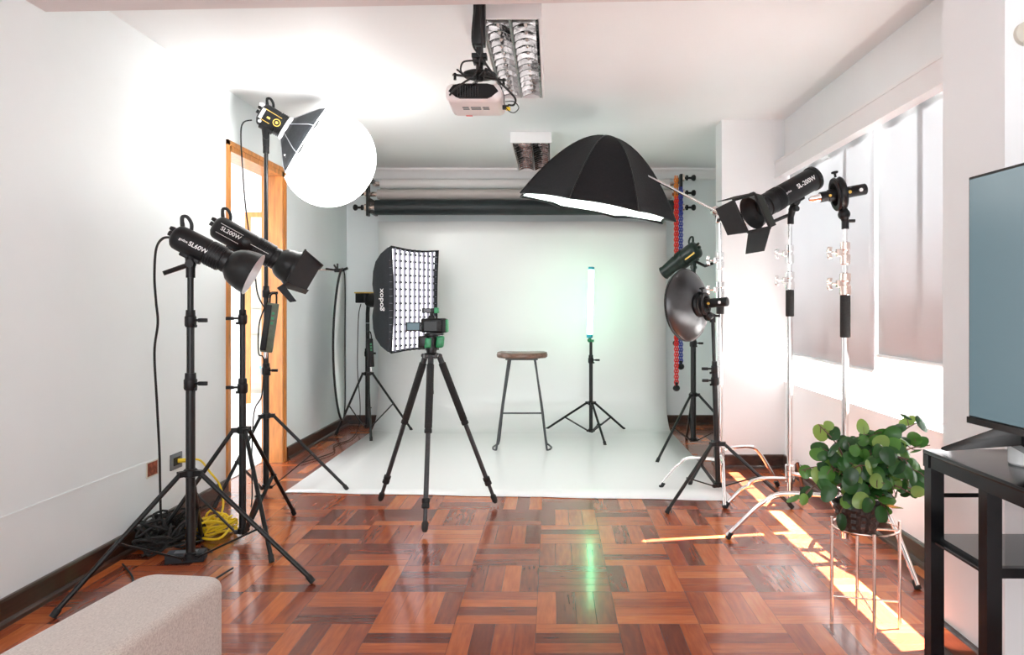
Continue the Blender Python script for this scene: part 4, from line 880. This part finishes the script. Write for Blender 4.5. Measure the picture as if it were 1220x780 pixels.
MB().obox(cen+nn_*.002+V((0, 0, -(z1-z0)/2+.008)), dx_, nn_, ez, L/2, .003, .008).build('lower_bezel', 'tableb', t)
for kk in (.13, L-.13):
    c = a+dx_*kk; nk = c+V((0, 0, z0+.004))-nn_*.01
    for sg in (1, -1):
        tip = c+nn_*sg*(.15 if sg > 0 else .12)+V((0, 0, TZ+.004)) if kk > .5 or sg < 0 else P(1122, 535, 2.0); tip.z = TZ+.004
        MB().add([nk+dx_*.05, nk-dx_*.03, nk+V((0, 0, -.03))+dx_*.05, nk+V((0, 0, -.03))-dx_*.03, tip+dx_*.02, tip-dx_*.005, tip+V((0, 0, .007)), ], [(0, 1, 6), (0, 6, 4), (1, 5, 6), (2, 3, 5, 4), (0, 4, 2), (1, 3, 5), (0, 2, 3, 1), (4, 5, 6)]).build('foot', 'tableb', t, sharp=25)
t = thing('smart_speaker', 'small white cylinder standing on the black table under the screen', 'speaker', (1.255, 1.86, TZ))
cc = V((1.2, 1.83, TZ)); MB().lathe(cc, (0, 0, 1), [(0, .042), (.004, .046), (.052, .046), (.058, .042), (.06, .03), (.06, 0)], 28).build('body', 'letter', t)
MB().lathe(cc+V((0, 0, .0602)), (0, 0, 1), [(0, .028), (.001, .026)], 20).build('touch_pad', 'trimw', t)
t = thing('wall_sensor', 'small round beige sensor high on the near column', 'sensor', (1.43, 2.19, 2.0))
MB().lathe((1.43, 2.2, 2.02), (0, -1, 0), [(0, .035), (.015, .035), (.02, .028), (.022, 0)], 24).build('cover', 'cab', t); MB().lathe((1.43, 2.18, 2.02), (0, -1, 0), [(0, .01), (.006, .006), (.007, 0)], 12).build('lens', 'greyp', t)

# ------------------------------------------------------------------ upholstered bench
t = thing('upholstered_bench', 'beige fabric bench end with rounded corners in the lower left', 'bench', (-1.0, 1.3, 0))
mb = MB(); bm = bmesh.new(); bmesh.ops.create_cube(bm, size=2)
for v in bm.verts:
    v.co = V((v.co.x*.118, v.co.y*.70, v.co.z*.22))
bmesh.ops.bevel(bm, geom=[e for e in bm.edges if abs((e.verts[0].co-e.verts[1].co).z) > .1], offset=.055, segments=8, affect='EDGES', profile=.5)
bmesh.ops.bevel(bm, geom=[e for e in bm.edges if e.verts[0].co.z > .2 and e.verts[1].co.z > .2 and len(e.link_faces) == 2 and abs(e.link_faces[0].normal.dot(e.link_faces[1].normal)) < .5], offset=.022, segments=5, affect='EDGES', profile=.5)
bm.verts.index_update(); an = R(-6.5); cx_, cy_ = -1.035, 1.21
rotv = lambda c: V((cx_+c.x*math.cos(an)-c.y*math.sin(an), cy_+c.x*math.sin(an)+c.y*math.cos(an), .28+c.z))
mb.add([rotv(v.co) for v in bm.verts], [[v.index for v in f.verts] for f in bm.faces]); bm.free(); mb.build('cushion', 'sofa', t, sharp=50)
for x, y in ((-.09, .6), (.09, .6), (-.09, -.6), (.09, -.6)): q = rotv(V((x, y, 0))); MB().cyl((q.x, q.y, 0), (q.x, q.y, .065), .016, .02).build('leg', 'base', t)

# ------------------------------------------------------------------ wall boxes and cables
def wallp(px, py): Y = XL*F/(px-CX); return V((XL, Y, H-(py-CY)*Y/F))
q = wallp(181, 558); t = thing('junction_box', 'open wall box showing bare red brick, left of the grey outlet', 'wall box', q)
MB().box((XL, q.y-.05, q.z-.035), (XL+.002, q.y+.05, q.z+.035)).build('opening', 'brick', t)
MB().box((XL, q.y-.055, q.z-.04), (XL+.005, q.y-.05, q.z+.04)).box((XL, q.y+.05, q.z-.04), (XL+.005, q.y+.055, q.z+.04)).box((XL, q.y-.05, q.z-.04), (XL+.005, q.y+.05, q.z-.035)).box((XL, q.y-.05, q.z+.035), (XL+.005, q.y+.05, q.z+.04)).build('rim', 'cab', t)
q = wallp(209, 549); t = thing('wall_outlet', 'dark grey wall outlet with a yellow cable plugged in', 'outlet', q)
MB().obox((XL+.004, q.y, q.z), (1, 0, 0), (0, 1, 0), (0, 0, 1), .004, .06, .043, bev=.002).build('cover_plate', 'greyp', t)
MB().obox((XL+.009, q.y, q.z), (1, 0, 0), (0, 1, 0), (0, 0, 1), .002, .035, .022, bev=.001).build('socket', 'blkp', t)
MB().cyl((XL+.01, q.y+.01, q.z), (XL+.05, q.y+.02, q.z), .012).build('plug', 'yellow', t)
o_ = V((XL+.05, q.y+.02, q.z))
cable('power_cable', 'yellow cable running from the wall outlet down to its coil', [o_, o_+V((.05, .05, -.01)), P(250, 562, 3.9), P(262, 578, 3.95), P(266, 600, 3.95), V((xp(262, 3.9), 3.9, .06))], .0055, 'yellow')
def coil(name, label, cx_, cy_, rx, ry, h, turns, m, r, seed, cat='cable'):
    rn = random.Random(seed); pts = []
    for i in range(turns*12):
        a_ = 2*PI*i/12; k_ = 1+.3*math.sin(i*.37+seed)*rn.uniform(.4, 1); z = r+h*abs(math.sin(i*.21+seed))*rn.uniform(.3, 1)
        pts.append(V((cx_+rx*k_*math.cos(a_)+.02*rn.gauss(0, 1), cy_+ry*k_*math.sin(a_)+.02*rn.gauss(0, 1), z)))
    return tag(MB().tube(smooth_path(pts, 3), r, 6).build(name, m), label, cat)
coil('power_cable_coil', 'coil of yellow cable on the floor by the second tripod', xp(252, 3.83), 3.83, .10, .10, .10, 9, 'yellow', .0062, 3)
coil('power_cable_coil', 'tangled heap of black cables against the left baseboard', xp(211, 3.72), 3.66, .10, .16, .16, 16, 'rub', .006, 5)
t = thing('power_adapter', 'flat black power adapter on the floor behind the front tripod', 'power adapter', (xp(222, 3.42), 3.42, 0))
MB().obox((xp(222, 3.42), 3.42, .022), (1, .25, 0), (-.25, 1, 0), (0, 0, 1), .085, .04, .022, bev=.006).build('case', 'fabg', t); MB().obox((xp(222, 3.42), 3.42, .0445), (1, .25, 0), (-.25, 1, 0), (0, 0, 1), .05, .02, .0005).build('label_plate', 'greyp', t)
MB().tube(smooth_path([V((xp(240, 3.42), 3.44, .02)), V((xp(249, 3.45), 3.45, .03)), V((xp(250, 3.5), 3.52, .01)), V((xp(240, 3.6), 3.6, .01))]), .004, 6).build('lead', 'rub', t)
cable('power_cable', 'black cable hanging from the front left light down to the floor', [P(206, 283, 3.22), P(194, 284, 3.25), P(186, 297, 3.3), P(184, 330, 3.35), P(186, 360, 3.35), P(188, 385, 3.35), P(184, 420, 3.38), P(187, 480, 3.4), P(190, 540, 3.45), P(191, 590, 3.5), P(193, 620, 3.55), V((xp(205, 3.55), 3.55, .02))], .0058, 'rub')
cable('power_cable', 'thin black cable hanging in a long curve from the lantern light', [P(300, 143, 4.65), P(290, 146, 4.65), P(287, 160, 4.65), P(289, 200, 4.65), P(293, 250, 4.62), P(303, 320, 4.6), P(307, 350, 4.58), P(316, 368, 4.58), P(320, 372, 4.58)], .0045, 'rub')
cable('power_cable', 'black cable below the power pack on the tallest stand', [P(318, 360, 4.55), P(309, 385, 4.55), P(308, 420, 4.55), P(314, 428, 4.58), P(312, 470, 4.55), P(303, 490, 4.5), P(300, 540, 4.4), V((-1.80, 4.35, .01)), V((-1.75, 4.1, .01))], .0042, 'rub')
cable('power_cable', 'thin cable hanging from the corner light to the floor', [P(430, 362, 6.8), P(427, 380, 6.85), P(426, 440, 6.9), P(429, 480, 6.95), V((-1.85, 6.95, .05)), V((-1.80, 6.5, .01)), V((-1.86, 6.2, .01)), V((-1.78, 5.9, .01)), V((-1.9, 5.5, .01))], .0045, 'rub')
cable('power_cable', 'black cable trailing along the left baseboard near the bench', [V((-1.98, 3.35, .01)), V((-1.85, 3.2, .01)), V((-1.75, 3.05, .01)), V((-1.62, 2.98, .01)), V((-1.50, 3.05, .01)), V((-1.45, 3.3, .01))], .0045, 'rub')
for o in bpy.data.objects:
    if 'org' in o: del o['org']
